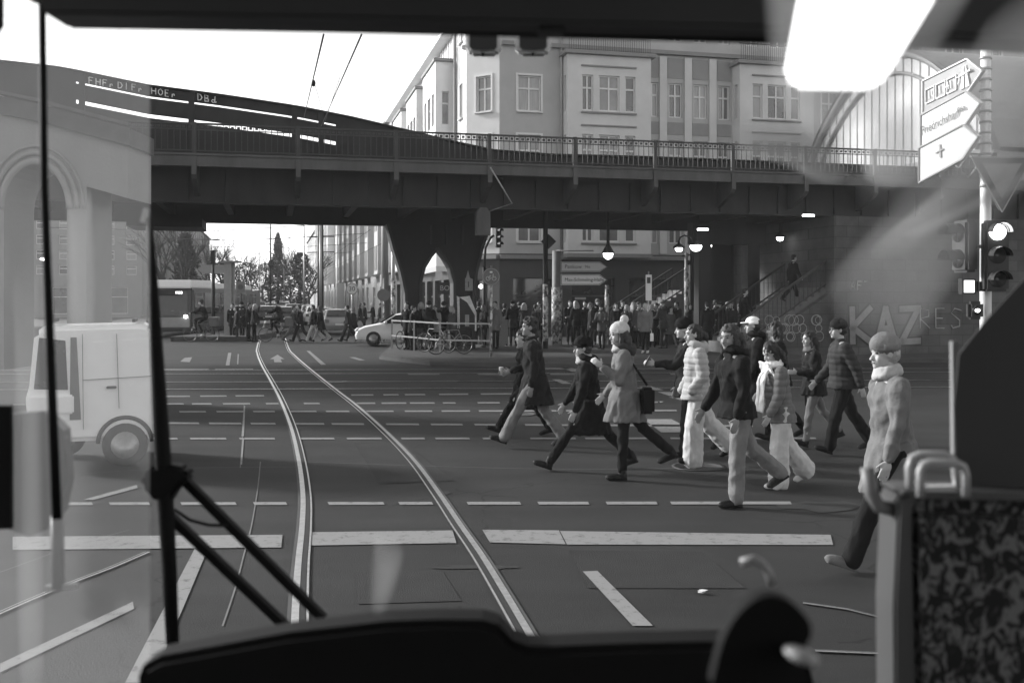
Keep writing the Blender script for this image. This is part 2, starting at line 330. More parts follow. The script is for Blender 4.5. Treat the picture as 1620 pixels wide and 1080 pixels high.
def window(parent, o, du, q, style, fm, gm, depth=.14):
    """cross-bar window in opening q"""
    o = Vector(o); du = Vector(du); n = Vector((du.y, -du.x, 0)); a0, a1, b0, b1 = q; rz = math.atan2(du.y, du.x); m_ = MB()
    C = lambda a, z, b: o + du * a - n * b + Vector((0, 0, z))
    f = .07 if a1 - a0 > .5 else .045
    for (ca, cz, wa, wz) in ((a0 + f / 2, (b0 + b1) / 2, f, b1 - b0), (a1 - f / 2, (b0 + b1) / 2, f, b1 - b0), ((a0 + a1) / 2, b0 + f / 2, a1 - a0 - 2 * f, f), ((a0 + a1) / 2, b1 - f / 2, a1 - a0 - 2 * f, f)):
        m_.box(C(ca, cz, depth), (wa, .07, wz), rz)
    if 't' in style: m_.box(C((a0 + a1) / 2, b0 + (b1 - b0) * .64, depth), (a1 - a0 - 2 * f, .06, .09), rz)
    if 'v' in style: m_.box(C((a0 + a1) / 2, (b0 + b1) / 2, depth), (.085, .065, b1 - b0 - 2 * f), rz)
    if 's' in style: m_.box(C((a0 + a1) / 2, b0 - .05, -.06), (a1 - a0 + .16, .16, .06), rz)
    if 'e' in style:   # raised plaster surround
        for (ca, cz, wa, wz) in ((a0 - .05, (b0 + b1) / 2, .1, b1 - b0), (a1 + .05, (b0 + b1) / 2, .1, b1 - b0), ((a0 + a1) / 2, b1 + .05, a1 - a0 + .2, .1)):
            m_.box(C(ca, cz, -.015), (wa, .04, wz), rz)
    wd = m_.build('window', fm, parent, world=True)
    p_ = MB(); p_.quad(C(a0, b0, depth + .02), C(a1, b0, depth + .02), C(a1, b1, depth + .02), C(a0, b1, depth + .02)); p_.build('pane', gm, wd, world=True); return wd
rw_ = random.Random(3)
def gpick(): return rw_.choice([GLASSD, GLASSM, CURT, GLASSM])
PL1 = mat('plaster_light', .55, .9, .14, .5, .15, bscale=25); PL2 = mat('plaster_mid', .40, .9, .14, .5, .15, bscale=25); PL3 = mat('plaster_darker', .25, .9, .12, 1.2); PLW = mat('plaster_pale', .75, .9, .08, 1)
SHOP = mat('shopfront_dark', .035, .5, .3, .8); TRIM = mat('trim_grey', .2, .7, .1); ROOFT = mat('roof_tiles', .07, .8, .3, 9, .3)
def pipe(parent, x, y, z0, z1, m=TRIM, r=.07): MB().tube([(x, y, z0), (x, y, z1)], r, 8).build('downpipe', m, parent, world=True)
bl = thing('apartment_building', 'plastered corner apartment block with bay windows behind the viaduct', 'building', (-.63, 50, 0))
PC = Vector((-.63, 50, 0)); ROWS = [(4.9, 6.9), (8.15, 10.3), (11.5, 13.3)]
def P2(a, b=0): return PC + U * a + V * b
def facade_piece(o, du, L, xs, rows, m, style, z0=4.3, z1=20.0, name='wall', attic=True, gm=None):
    mb = MB(); ops = [(a0, a1, b0, b1) for (b0, b1) in rows for (a0, a1) in xs]
    if attic and z1 > 17.5: ops += [(a0, a1, 15.5, 17.1) for (a0, a1) in xs]
    wall(mb, o, du, L, z0, z1, ops); mb.build(name, m, bl, world=True)
    for q in ops: window(bl, o, du, q, style if q[1] - q[0] > .6 else style.replace('v', ''), FRAME, gm or gpick())
C_ = P2(0)
facade_piece(P2(0), U, 3.2, [(.95, 2.15)], ROWS, PL2, 'tvse')
D45 = (U - V).normalized(); B0 = PC - D45 * 2.0
facade_piece(B0, D45, 2.0, [(.6, 1.5)], ROWS, PL1, 'tvse')
Q0 = B0
facade_piece(Q0 + V * 2.9, -V, 2.9, [(1.1, 1.9)], ROWS, PL1, 'tse')
# bay one and two on the right front
for a0, a1 in ((3.3, 7.75), (12.7, 17.0)):
    o = P2(a0, -.9); L = a1 - a0; s = L / 4.45
    facade_piece(o, U, L, [(.75 * s, 1.35 * s), (1.65 * s, 2.75 * s), (3.05 * s, 3.6 * s)], ROWS, PL1, 'tv', z1=14.3, attic=False)
    facade_piece(P2(a0, 0), -V, .9, [(.25, .6)], ROWS, PL1, 't', z1=14.3, attic=False)
    mb = MB(); wall(mb, P2(a1, -.9), V, .9, 4.3, 14.3, []); mb.build('wall', PL1, bl, world=True)
    mb = MB(); c = P2((a0 + a1) / 2, -.5); mb.box(c + Vector((0, 0, 14.4)), (L + .4, 1.3, .18), ANG); mb.build('cornice', TRIM, bl, world=True); MB().box(c + Vector((0, 0, 4.2)), (L + .1, 1.0, .2), ANG).build('cornice', TRIM, bl, world=True)
    for b0, b1 in ROWS:
        MB().box(P2(a0 + L * .49, -.93) + Vector((0, 0, b0 - .1)), (L * .66, .16, .08), ANG).build('sill', TRIM, bl, world=True); MB().box(P2(a0 + L * .49, -.93) + Vector((0, 0, b1 + .45)), (L * .66, .12, .07), ANG).build('window_hood', TRIM, bl, world=True)
    mb = MB()
    for k in range(int(L / .12)): mb.bar(P2(a0 + .1 + k * .12, -.85) + Vector((0, 0, 14.5)), P2(a0 + .1 + k * .12, -.85) + Vector((0, 0, 15.35)), .02)
    mb.bar(P2(a0, -.85) + Vector((0, 0, 15.4)), P2(a1, -.85) + Vector((0, 0, 15.4)), .05); mb.build('balcony_railing', FRAMED, bl, world=True)
xs = [(.1, .75), (1.35, 2.1), (2.75, 3.5), (4.15, 4.8)]
facade_piece(P2(7.75, 0), U, 4.95, xs, ROWS, PL2, 'tv')
for (x0, x1) in xs:
    for z0, z1 in ((7.2, 7.9), (10.6, 11.25), (13.55, 14.6)): MB().box(P2(7.75 + (x0 + x1) / 2, -.012) + Vector((0, 0, (z0 + z1) / 2)), (x1 - x0 + .15, .03, z1 - z0), ANG).build('spandrel', PL3, bl, world=True)
for a in (8.75, 10.15, 11.55): MB().box(P2(a, -.06) + Vector((0, 0, 9.5)), (.4, .12, 10.3), ANG).build('pilaster', PL1, bl, world=True)
facade_piece(P2(17.0, 0), U, 14, [(1 + k * 2.6, 2 + k * 2.6) for k in range(5)], ROWS, PL2, 'tve')
facade_piece(P2(3.3, 0), U, 4.45, [(.8, 1.5), (2.2, 3.2)], [], PL2, 'tv', z0=14.3)
facade_piece(P2(12.7, 0), U, 4.3, [(.8, 1.5), (2.2, 3.2)], [], PL2, 'tv', z0=14.3)
for zz_, ww_ in ((14.85, .3), (4.12, .45)): MB().box(P2(15.5, -.11) + Vector((0, 0, zz_)), (31, ww_, .2), ANG).build('cornice', TRIM, bl, world=True)
mb = MB(); mb.box(B0 + D45 * 1.0 + Vector((-.1, -.1, 14.85)), (2.1, .3, .2), math.atan2(D45.y, D45.x)); mb.build('cornice', TRIM, bl, world=True); mb = MB(); mb.box(B0 + D45 * 1.0 + Vector((-.1, -.1, 4.12)), (2.1, .4, .2), math.atan2(D45.y, D45.x)); mb.build('cornice', TRIM, bl, world=True)
pp = P2(3.22, -.12); pipe(bl, pp.x, pp.y, 4.3, 20, mat('pipe_zinc', .22, .5, .2)); pp = Q0 + V * 2.7 - U * .12; pipe(bl, pp.x, pp.y, 0, 17.3)
# shop floor: dark recessed bays with piers and fascia
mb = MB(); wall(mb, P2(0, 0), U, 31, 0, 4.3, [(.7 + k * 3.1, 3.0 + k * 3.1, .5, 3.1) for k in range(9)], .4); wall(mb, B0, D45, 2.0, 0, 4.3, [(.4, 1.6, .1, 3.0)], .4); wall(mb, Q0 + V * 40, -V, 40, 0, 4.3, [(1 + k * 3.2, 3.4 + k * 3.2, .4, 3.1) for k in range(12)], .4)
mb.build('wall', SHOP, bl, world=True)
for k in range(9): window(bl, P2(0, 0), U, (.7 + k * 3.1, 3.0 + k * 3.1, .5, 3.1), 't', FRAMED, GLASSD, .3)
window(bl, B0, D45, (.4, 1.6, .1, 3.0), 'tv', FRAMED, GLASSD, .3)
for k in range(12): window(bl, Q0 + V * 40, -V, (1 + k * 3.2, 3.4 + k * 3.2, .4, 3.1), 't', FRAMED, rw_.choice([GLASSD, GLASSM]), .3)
# long street wing with bays, and the roof
ws = [(30 - k * 2.6 - .5, 30 - k * 2.6 + .5) for k in range(0, 12)]
mb = MB(); o = Q0 + V * 32; opsw = [(a0, a1, b0, b1) for (a0, a1) in ws if a0 > .2 for b0, b1 in ROWS]; wall(mb, o, -V, 29.1, 4.3, 16.4, opsw); mb.build('wall', PL1, bl, world=True)
for q in opsw[::1]:
    if q[0] < 29: window(bl, o, -V, q, 'tv', FRAME, gpick())
for k in range(4):
    b0_ = 3.4 + k * 7.4; L = 4.6; p = 1.06
    for (oo, dd, ll, xx) in ((Q0 + V * b0_ - U * p, U, p, [(.35, .75)]), (Q0 + V * (b0_ + L) - U * p, -V, L, [(.5, 1.3), (1.8, 2.9), (3.3, 4.1)]), (Q0 + V * (b0_ + L), -U, p, [])):
        facade_piece(oo, dd, ll, xx, ROWS, PLW if k % 2 == 0 else PL1, 't', z0=4.0, z1=14.9 - .25 * 0, attic=False)
    mb = MB(); mb.box(Q0 + V * (b0_ + L / 2) - U * (p / 2) + Vector((0, 0, 15.0)), (p + .2, L + .25, .16), ANG); mb.build('cornice', TRIM, bl, world=True); mb = MB(); mb.box(Q0 + V * (b0_ + L / 2) - U * (p / 2) + Vector((0, 0, 3.95)), (p, L, .1), ANG); mb.build('cornice', TRIM, bl, world=True)
mb = MB(); wall(mb, Q0 + V * 32 + U * .4, -V, 29, 16.4, 17.6, []); mb.build('roof', ROOFT, bl, world=True)
mb = MB()
for k in range(36): mb.box(Q0 + V * (3 + k * .8) + Vector((0, 0, 15.8)), (.1, .25, 1.5), ANG)
mb.box(Q0 + V * 17.5 - U * .35 + Vector((0, 0, 16.6)), (.6, 29, .2), ANG); mb.build('eaves', PLW, bl, world=True)
aw = MB(); AP = W(690, 393, 49.6)
rim_ = [W(x, y, d_) for x, y, d_ in ((655, 424, 50.2), (663, 427, 49.0), (690, 421, 48.2), (722, 422, 48.6), (730, 424, 50.0))]
aw.add([AP] + rim_ + [p - Vector((0, 0, .25)) for p in rim_] + [AP + Vector((0, .5, 0))], [(0, 1, 2), (0, 2, 3), (0, 3, 4), (0, 4, 5), (1, 6, 7, 2), (2, 7, 8, 3), (3, 8, 9, 4), (4, 9, 10, 5), (0, 11, 5), (0, 1, 11)])
tag(aw.build('awning', PLW, loc=(AP.x, AP.y, 3)), 'pale domed shop awning on the building corner seen through the pillar arch', 'awning')
# more buildings down the street
def block(name, label, o, du, L, H, m, nfl, nw, style='t', z0=0, depth_=12, gm=None, shop=True, bays=False, ww=.62):
    t = thing(name, label, 'building', o); o = Vector(o); du = Vector(du); n = Vector((du.y, -du.x, 0)); fh = (H - (3.8 if shop else 1)) / nfl; ops = []
    for i in range(nfl):
        zb = (4.3 if shop else 1) + i * fh
        for k in range(nw): c = (k + .5) * L / nw; ops.append((c - ww, c + ww, zb + .1, zb + fh * .68))
    if shop:
        for k in range(max(1, nw // 2)): c = (k + .5) * L / max(1, nw // 2); ops.append((c - 1.1, c + 1.1, .4, 3.1))
    mb = MB(); wall(mb, o, du, L, z0, H, ops)
    q = [o + Vector((0, 0, z0)), o - n * depth_ + Vector((0, 0, z0))]
    for (a, b) in ((o, o - n * depth_), (o - n * depth_, o - n * depth_ + du * L), (o + du * L - n * depth_, o + du * L)):
        mb.quad(a + Vector((0, 0, z0)), b + Vector((0, 0, z0)), b + Vector((0, 0, H)), a + Vector((0, 0, H)))
    mb.build('wall', m, t, world=True)
    for q in ops: window(t, o, du, q, style, FRAME if m is not SHOP else FRAMED, gm or gpick())
    rf = MB(); c = o + du * L / 2 - n * depth_ / 2; rz = math.atan2(du.y, du.x)
    h = 3.0; A = [o + n * .3 + Vector((0, 0, H)), o + du * L + n * .3 + Vector((0, 0, H)), o + du * L - n * (depth_ / 2) + Vector((0, 0, H + h)), o - n * (depth_ / 2) + Vector((0, 0, H + h)), o - n * depth_ + Vector((0, 0, H)), o + du * L - n * depth_ + Vector((0, 0, H))]
    rf.add(A, [(0, 1, 2, 3), (3, 2, 5, 4), (0, 3, 4), (1, 5, 2)]); rf.box(o + du * L / 2 + n * .15 + Vector((0, 0, H - .1)), (L, .4, .25), rz); rf.build('roof', ROOFT, t, world=True)
    if bays:
        for k in range(bays):
            c = (k + .5) * L / bays; b_ = MB(); wall(b_, o + du * (c - 1.5) + n * 1.1, du, 3, 4.2, H - 1.2, [(.4 + j * 1.3, 1.2 + j * 1.3, 4.4 + i * fh, 4.3 + i * fh + fh * .66) for i in range(nfl - 0) for j in (0, 1) if 4.3 + i * fh + fh * .66 < H - 1.3])
            for s_ in (-1.5, 1.5): b_.quad(*[o + du * (c + s_) + n * y + Vector((0, 0, z)) for y, z in ((0, 4.2), (1.1, 4.2), (1.1, H - 1.2), (0, H - 1.2))])
            b_.box(o + du * c + n * .55 + Vector((0, 0, 4.15)), (3.1, 1.15, .12), rz); b_.box(o + du * c + n * .55 + Vector((0, 0, H - 1.15)), (3.1, 1.15, .12), rz)
            b_.quad(*[o + du * (c + s) + n * .95 + Vector((0, 0, z)) for s, z in ((-1.4, 4.3), (1.4, 4.3), (1.4, H - 1.3), (-1.4, H - 1.3))]); b_.mi[-1] = 1
            b_.build('bay', [m, GLASSD], t, world=True)
    return t
block('apartment_building', 'grey apartment house with dark bays next along the street behind the pillar', Q0 + V * 60 + U * .2, -V, 27.5, 17.5, PL2, 4, 9, bays=3)
block('apartment_building', 'darker apartment house with stacked balconies further along the street', Q0 + V * 95 + U * .4, -V, 34.5, 19, PL3, 5, 10, bays=4)
block('apartment_building', 'pale tall apartment house far along the right side of the street', Q0 + V * 150 + U * -.6, -V, 54, 20, PLW, 5, 14, bays=5)
block('apartment_building', 'farthest grey apartment house on the right side of the street', Q0 + V * 230 + U * -.3, -V, 78, 17, PL2, 4, 18)
OL = SV(-19.5, 20)
block('apartment_building', 'tall grey apartment block at the left street corner behind the white-roofed tram', SV(-34, 62), U, 15, 13, PL3, 6, 7, ww=.5)
block('apartment_building', 'light grey apartment house with shop windows behind the white van', SV(-66, 22), U, 40, 12, PL3, 4, 16, ww=.6)
block('apartment_building', 'long low grey house lining the left side of the street behind bare trees', SV(-19.5, 64), V, 120, 15, PL3, 4, 24)
# ---------------------------------------------------------------- viaduct
vd = thing('railway_viaduct', 'dark riveted steel railway viaduct crossing the whole street', 'bridge', (-3.2, 30, 0))
A0, A1 = -16.0, 46.0
def Bp(a, b, z): p = GU(a, b); return Vector((p.x, p.y, z))
def lbox(mb, a0, a1, b0, b1, z0, z1): mb.box(Bp((a0 + a1) / 2, (b0 + b1) / 2, (z0 + z1) / 2), (a1 - a0, b1 - b0, z1 - z0), ANG)
def apx(px, b=0.0): k = (px - 810) / F; return (3.2 + .234 * b + k * (30 + .972 * b)) / (.972 - .234 * k)
def zpx(px, py, b=0.0): return EYE + (HOR - py) * GU(apx(px, b), b).y / F
CPX = [-260, -60, 130, 307, 472, 627, 775, 910, 1037, 1160, 1275, 1385, 1490, 1590, 1690]
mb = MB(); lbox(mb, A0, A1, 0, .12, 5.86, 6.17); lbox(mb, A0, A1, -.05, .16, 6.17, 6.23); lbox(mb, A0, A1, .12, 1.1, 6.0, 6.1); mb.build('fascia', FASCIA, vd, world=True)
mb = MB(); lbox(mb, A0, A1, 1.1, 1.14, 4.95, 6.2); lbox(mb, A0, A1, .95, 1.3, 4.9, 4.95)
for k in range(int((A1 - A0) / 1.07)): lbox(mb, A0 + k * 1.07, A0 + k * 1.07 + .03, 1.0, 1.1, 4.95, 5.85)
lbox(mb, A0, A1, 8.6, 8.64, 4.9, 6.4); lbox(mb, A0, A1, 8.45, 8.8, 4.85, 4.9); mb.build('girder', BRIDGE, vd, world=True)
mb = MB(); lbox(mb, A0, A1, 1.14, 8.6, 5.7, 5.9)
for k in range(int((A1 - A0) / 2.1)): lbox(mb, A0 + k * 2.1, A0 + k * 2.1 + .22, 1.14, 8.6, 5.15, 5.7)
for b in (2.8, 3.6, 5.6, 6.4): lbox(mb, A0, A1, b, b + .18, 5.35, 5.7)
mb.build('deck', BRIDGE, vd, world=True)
mb = MB(); lbox(mb, -8.8, -6.3, 6.5, 8.9, 4.55, 4.85); mb.build('drip_tray', BRIDGE, vd, world=True)
for px in CPX:   # consoles under the walkway
    a = apx(px); mb = MB(); mb.prism([Bp(a - .07, -.06, 6.15), Bp(a - .07, -.06, 5.62), Bp(a - .07, .05, 5.5), Bp(a - .07, 1.1, 5.1), Bp(a - .07, 1.1, 6.0)], U * .14); mb.build('console', FASCIA, vd, world=True)
mb = MB()
lbox(mb, A0, A1, .0, .07, 7.06, 7.11); lbox(mb, A0, A1, .02, .05, 6.9, 6.93); lbox(mb, A0, A1, .02, .05, 6.3, 6.33)
n = int((A1 - A0) / .17)
for k in range(n): a = A0 + k * .17; mb.box(Bp(a, .035, 6.7), (.022, .022, .78), ANG)
for px in CPX: a = apx(px); mb.box(Bp(a, .035, 6.65), (.11, .09, .95), ANG)
for k in range(0, n, 1): a = A0 + k * .17 + .085; mb.box(Bp(a, .035, 6.995), (.085, .02, .07), ANG)
mb.build('railing', DARKM, vd, world=True)
# raised haunched girder with slots
import bisect
tp = [(A0 - 1, 9.2)] + [(apx(x, 1.4), zpx(x, y, 1.4)) for x, y in ((-100, 88), (0, 96), (100, 107), (235, 135), (350, 150), (470, 168), (560, 186), (640, 205), (710, 222), (780, 237), (870, 244), (1000, 247))] + [(A1, 6.66)]
def zt(a):
    for (a0, z0), (a1, z1) in zip(tp, tp[1:]):
        if a <= a1: return z0 + (z1 - z0) * (a - a0) / (a1 - a0)
    return tp[-1][1]
mb = MB(); st = .5; a = A0
while a < A1:
    b = min(a + st, A1)
    def strip(f0, f1, y0=1.4, y1=1.44):
        mb.add([Bp(a, y0, f0(a)), Bp(b, y0, f0(b)), Bp(b, y0, f1(b)), Bp(a, y0, f1(a)), Bp(a, y1, f0(a)), Bp(b, y1, f0(b)), Bp(b, y1, f1(b)), Bp(a, y1, f1(a))], [(0, 1, 2, 3), (7, 6, 5, 4), (0, 4, 5, 1), (3, 2, 6, 7)])
    strip(lambda x: zt(x) - .04, lambda x: zt(x), 1.25, 1.6)
    if apx(118, 1.4) < a < apx(510, 1.4):
        k = (a + 4.3) / (-12); k = max(0, min(1, k))
        strip(lambda x: zt(x) - .33, lambda x: zt(x) - .04)
        strip(lambda x: zt(x) - .86, lambda x: zt(x) - .385)
        strip(lambda x: 6.1, lambda x: zt(x) - .97)
        for px0 in range(1): pass
    else: strip(lambda x: 6.1, lambda x: zt(x) - .04)
    a = b
for a in [apx(x, 1.4) for x in (130, 303, 466, 508, -40)]: mb.box(Bp(a, 1.36, (6.1 + zt(a)) / 2), (.17, .1, zt(a) - 6.1), ANG)
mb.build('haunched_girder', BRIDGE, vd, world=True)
# sprayed tags on the girder
SPRAY = mat('spray_paint', .8, .8, .2)
def strokes(mb, pl, o, du, s, z0, r=.014, sx=1.0, slope=0.0):
    for ln in pl: mb.tube([Vector(o) + Vector(du) * (x * s * sx) + Vector((0, 0, z0 + y * s + slope * x * s * sx)) for x, y in ln], r, 5)
GL = {'F': [[(0, 0), (0, 1)], [(0, 1), (.6, 1)], [(0, .55), (.45, .55)]], 'H': [[(0, 0), (0, 1)], [(.6, 0), (.6, 1)], [(0, .5), (.6, .5)]], 'D': [[(0, 0), (0, 1), (.4, .9), (.6, .5), (.4, .1), (0, 0)]],
      'I': [[(.2, 0), (.2, 1)]], 'B': [[(0, 0), (0, 1), (.45, .9), (.45, .6), (0, .52), (.55, .4), (.55, .1), (0, 0)]], 'E': [[(.5, 1), (0, 1), (0, 0), (.5, 0)], [(0, .5), (.4, .5)]], 'O': [[(.3, 0), (0, .3), (0, .7), (.3, 1), (.6, .7), (.6, .3), (.3, 0)]],
      'r': [[(0, 0), (.05, .5), (.25, .55), (.35, .3)]], 'd': [[(.5, 1), (.45, .05)], [(.45, .4), (.1, .45), (0, .2), (.2, 0), (.45, .15)], [(.45, .05), (.7, .2)]], 'K': [[(0, 0), (0, 1)], [(.6, 1), (0, .45), (.6, 0)]], 'A': [[(0, 0), (.3, 1), (.6, 0)], [(.12, .4), (.48, .4)]],
      'Z': [[(0, 1), (.6, 1), (0, 0), (.6, 0)]], 'S': [[(.6, .9), (.2, 1), (0, .75), (.5, .4), (.5, .1), (.1, 0), (0, .15)]], 'R': [[(0, 0), (0, 1), (.5, .9), (.5, .6), (0, .5), (.55, 0)]], 'Y': [[(0, 1), (.3, .5), (.6, 1)], [(.3, .5), (.3, 0)]]}
def word(mb, w_, o, du, s, z0, r, slope=0.0, adv=.85):
    x = 0
    if r >= .05:
        for ch in w_:
            for ln in GL.get(ch, []):
                for (ax_, ay_), (bx_, by_) in zip(ln, ln[1:]):
                    A = Vector(o) + Vector(du) * ((x + ax_) * s) + Vector((0, 0, z0 + ay_ * s)); B = Vector(o) + Vector(du) * ((x + bx_) * s) + Vector((0, 0, z0 + by_ * s)); d_ = (B - A).normalized(); nn = d_.cross(V).normalized() * r; A -= d_ * r * .7; B += d_ * r * .7
                    mb.prism([A - nn, B - nn * .8, B + nn, A + nn * .75], V * (.004 + .0005 * len(mb.v) / 8))
            x += adv
        return
    for ch in w_:
        if ch in GL:
            for ln in (GL[ch] if r < .05 else [s_ for q_ in GL[ch] for s_ in zip(q_, q_[1:])]): mb.tube([Vector(o) + Vector(du) * ((x + px) * s) + Vector((0, 0, z0 + py * s + slope * (x + px) * s)) for px, py in ln], r, 5)
        x += adv if ch != ' ' else .5
for w_, px, py, s_ in (('FHFr', 141, 134, .24), ('DIFr', 187, 141, .24), ('HOEr', 240, 150, .24), ('DBd', 313, 160, .25)):
    mb = MB(); word(mb, w_, Bp(apx(px, 1.4), 1.37, 0), U, s_ * .8, zpx(px, py - 1, 1.4), .017, -.13, 1.0); mb.build('graffiti', SPRAY, vd, world=True)
# portal pillar
PO = GU(apx(695, 8.0), 8.0); PS = 1.17
def PP(x, z, b=0): return PO + U * x * PS + V * b + Vector((0, 0, min(4.88, z * (1 + (PS - 1) * .35) - (.0 if z < 4.8 else 0))))
out_l = [(-1.7, 4.9), (-1.62, 4.3), (-1.48, 3.7), (-1.25, 2.9), (-1.1, 2.1), (-1.06, 0)]
arch = [(-.62, 0), (-.62, 2.5), (-.5, 3.05), (-.28, 3.45), (-.06, 3.75), (.16, 3.45), (.38, 3.05), (.5, 2.5), (.5, 0)]
out_r = [(1.12, 0), (1.14, 2.1), (1.25, 2.9), (1.42, 3.7), (1.6, 4.3), (1.7, 4.9)]
mb = MB(); n_l = out_l; L_ = [(-1.7, 4.9), (-1.62, 4.3), (-1.48, 3.7), (-1.25, 2.9), (-1.1, 2.1), (-1.06, 0), (-.62, 0), (-.62, 2.5), (-.5, 3.05), (-.28, 3.45), (-.06, 3.75), (-.06, 4.9)]
R_ = [(-.06, 4.9), (-.06, 3.75), (.16, 3.45), (.38, 3.05), (.5, 2.5), (.5, 0), (1.12, 0), (1.14, 2.1), (1.25, 2.9), (1.42, 3.7), (1.6, 4.3), (1.7, 4.9)]
for pl in (L_, R_): mb = MB(); mb.prism([PP(x, z, 0) for x, z in pl], V * .6); mb.build('pillar', BRIDGE, vd, world=True)
mb = MB()
def flange(pl, row, w_=.55, t=.05):
    for (x0, z0), (x1, z1) in zip(pl, pl[1:]):
        a = PP(x0, z0, row * 4.4 - .1); b = PP(x1, z1, row * 4.4 - .1); d = (b - a).normalized(); nn = d.cross(V) * t
        mb.prism([a - nn, b - nn, b + nn, a + nn], V * w_)
for pl in (out_l, arch, out_r): mb = MB(); flange(pl, 0, .8); mb.build('flange', DARKM, vd, world=True)
for x in (-.3, .2, .75): mb = MB(); mb.prism([PP(x, 3.9, -.06), PP(x + .06, 3.9, -.06), PP(x + .06, 4.85, -.06), PP(x, 4.85, -.06)], V * .06); mb.build('stiffener', DARKM, vd, world=True)
mb = MB(); mb.prism([W(x, y, 31.4) for x, y in [(754, 372), (776, 372), (776, 336), (770, 328), (760, 328), (754, 336)]], V * .25); mb.build('bracket_box', FASCIA, vd, world=True)
mb = MB(); mb.tube([W(776, 265, 30.3), W(810, 322, 30.3), W(775, 334, 30.6)], .025, 6); mb.build('drain_pipe', STEEL, vd, world=True)
# second pillar group in the station gloom
for aa in (apx(1150, 5),):
    mb = MB(); c = GU(aa, 5.0)
    for x in (-1.0, 1.0): mb.box(c + U * x + Vector((0, 0, 2.45)), (.5, .45, 4.9), ANG)
    mb.box(c + Vector((0, 0, 4.5)), (3, .5, .8), ANG); mb.build('pillar', BRIDGE, vd, world=True)
# stone abutment with arch, on the near left
ST = mat('abutment_stone', .24, .9, .12, 1.0, .3, bscale=14)
ab = thing('stone_abutment', 'pale stone abutment with a moulded round archway at the left edge', 'abutment', W(60, 600, 19))
def E(px, py, d): return W(px, py, d)
dA = 19.0; mb = MB(); cx, cy, rr = 56, 330, 50
outer = [(-140, 560), (-140, 195)]; top = [(-140, 120), (0, 180), (60, 192), (137, 213), (205, 231)]
arc = [(cx - rr * math.cos(t), cy - 70 * math.sin(t)) for t in [math.pi * i / 16 for i in range(17)]]
lb = [(-140, 585), (-140, 125), (0, 165), (cx, 180)] + [(cx, arc[8][1])] + [arc[i] for i in range(8, -1, -1)] + [(cx - rr, 585)]
rb = [(cx, 180), (137, 202), (203, 219), (203, 314), (137, 295), (137, 585), (cx + rr, 585)] + [arc[i] for i in range(16, 7, -1)]
for pl in (lb, rb): mb.prism([W(x, y, dA) for x, y in pl], (0, 1.2, 0))
mb.build('wall', ST, ab, world=True)
mb = MB()
for r0, tkk in ((54, .07), (66, .05), (76, .03)):
    k = r0 / 50; mb.tube([W(cx - rr * k * math.cos(t), cy - 70 * (1 + (k - 1) * .8) * math.sin(t), dA - .02) for t in [math.pi * i / 24 for i in range(25)]], tkk, 8)
mb.build('arch_moulding', ST, ab, world=True)
mb = MB()
for (x0, y0), (x1, y1) in zip(top, top[1:]):
    mb.prism([W(x0, y0 - 28, dA - .1), W(x1, y1 - 28, dA - .1), W(x1, y1, dA - .1), W(x0, y0, dA - .1)], (0, 1.3, 0)); mb.bar(W(x0, y0 - 34, dA - .2), W(x1, y1 - 34, dA - .2), .06)
mb.build('parapet', mat('parapet_grey', .07, .8, .3, 3), ab, world=True)
# station: back wall, stair, side wall with graffiti, train hall
stn = thing('railway_station', 'dark elevated railway station with masonry walls under the viaduct', 'station', GU(15, 1))
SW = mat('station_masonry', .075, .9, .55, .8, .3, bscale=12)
def joints(m, sw, sh):
    t = m.node_tree; p = t.nodes['Principled BSDF']; src = p.inputs['Base Color'].links[0].from_socket; tc = t.nodes.new('ShaderNodeTexCoord'); mp = t.nodes.new('ShaderNodeMapping'); mp.inputs['Rotation'].default_value = (R(90), 0, 0); br = t.nodes.new('ShaderNodeTexBrick'); br.inputs['Scale'].default_value = 1; br.inputs['Brick Width'].default_value = sw; br.inputs['Row Height'].default_value = sh; br.inputs['Mortar Size'].default_value = .012
    br.inputs['Color1'].default_value = (1, 1, 1, 1); br.inputs['Color2'].default_value = (.7, .7, .7, 1); br.inputs['Mortar'].default_value = (.45, .45, .45, 1); mx = t.nodes.new('ShaderNodeMix'); mx.data_type = 'RGBA'; mx.blend_type = 'MULTIPLY'; mx.inputs[0].default_value = 1
    L = t.links.new; L(tc.outputs['Object'], mp.inputs[0]); L(mp.outputs[0], br.inputs['Vector']); L(src, mx.inputs[6]); L(br.outputs[0], mx.inputs[7]); L(mx.outputs[2], p.inputs['Base Color'])
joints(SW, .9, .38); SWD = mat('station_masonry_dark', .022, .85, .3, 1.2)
mb = MB(); lbox(mb, 15.2, 48, .9, 1.3, 0, 4.9); lbox(mb, 14.9, 15.3, .8, 8.5, 0, 4.9); mb.build('wall', SW, stn, world=True)
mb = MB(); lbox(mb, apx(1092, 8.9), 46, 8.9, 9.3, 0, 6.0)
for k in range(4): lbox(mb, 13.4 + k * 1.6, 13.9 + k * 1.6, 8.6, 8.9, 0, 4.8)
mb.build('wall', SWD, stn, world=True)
mb = MB(); mb.prism([Bp(11.6, 1.0, 0), Bp(15.2, 1.0, 0), Bp(15.2, 1.0, 2.45), Bp(11.8, 1.0, .3)], V * .3); mb.build('stair_wall', SW, stn, world=True)
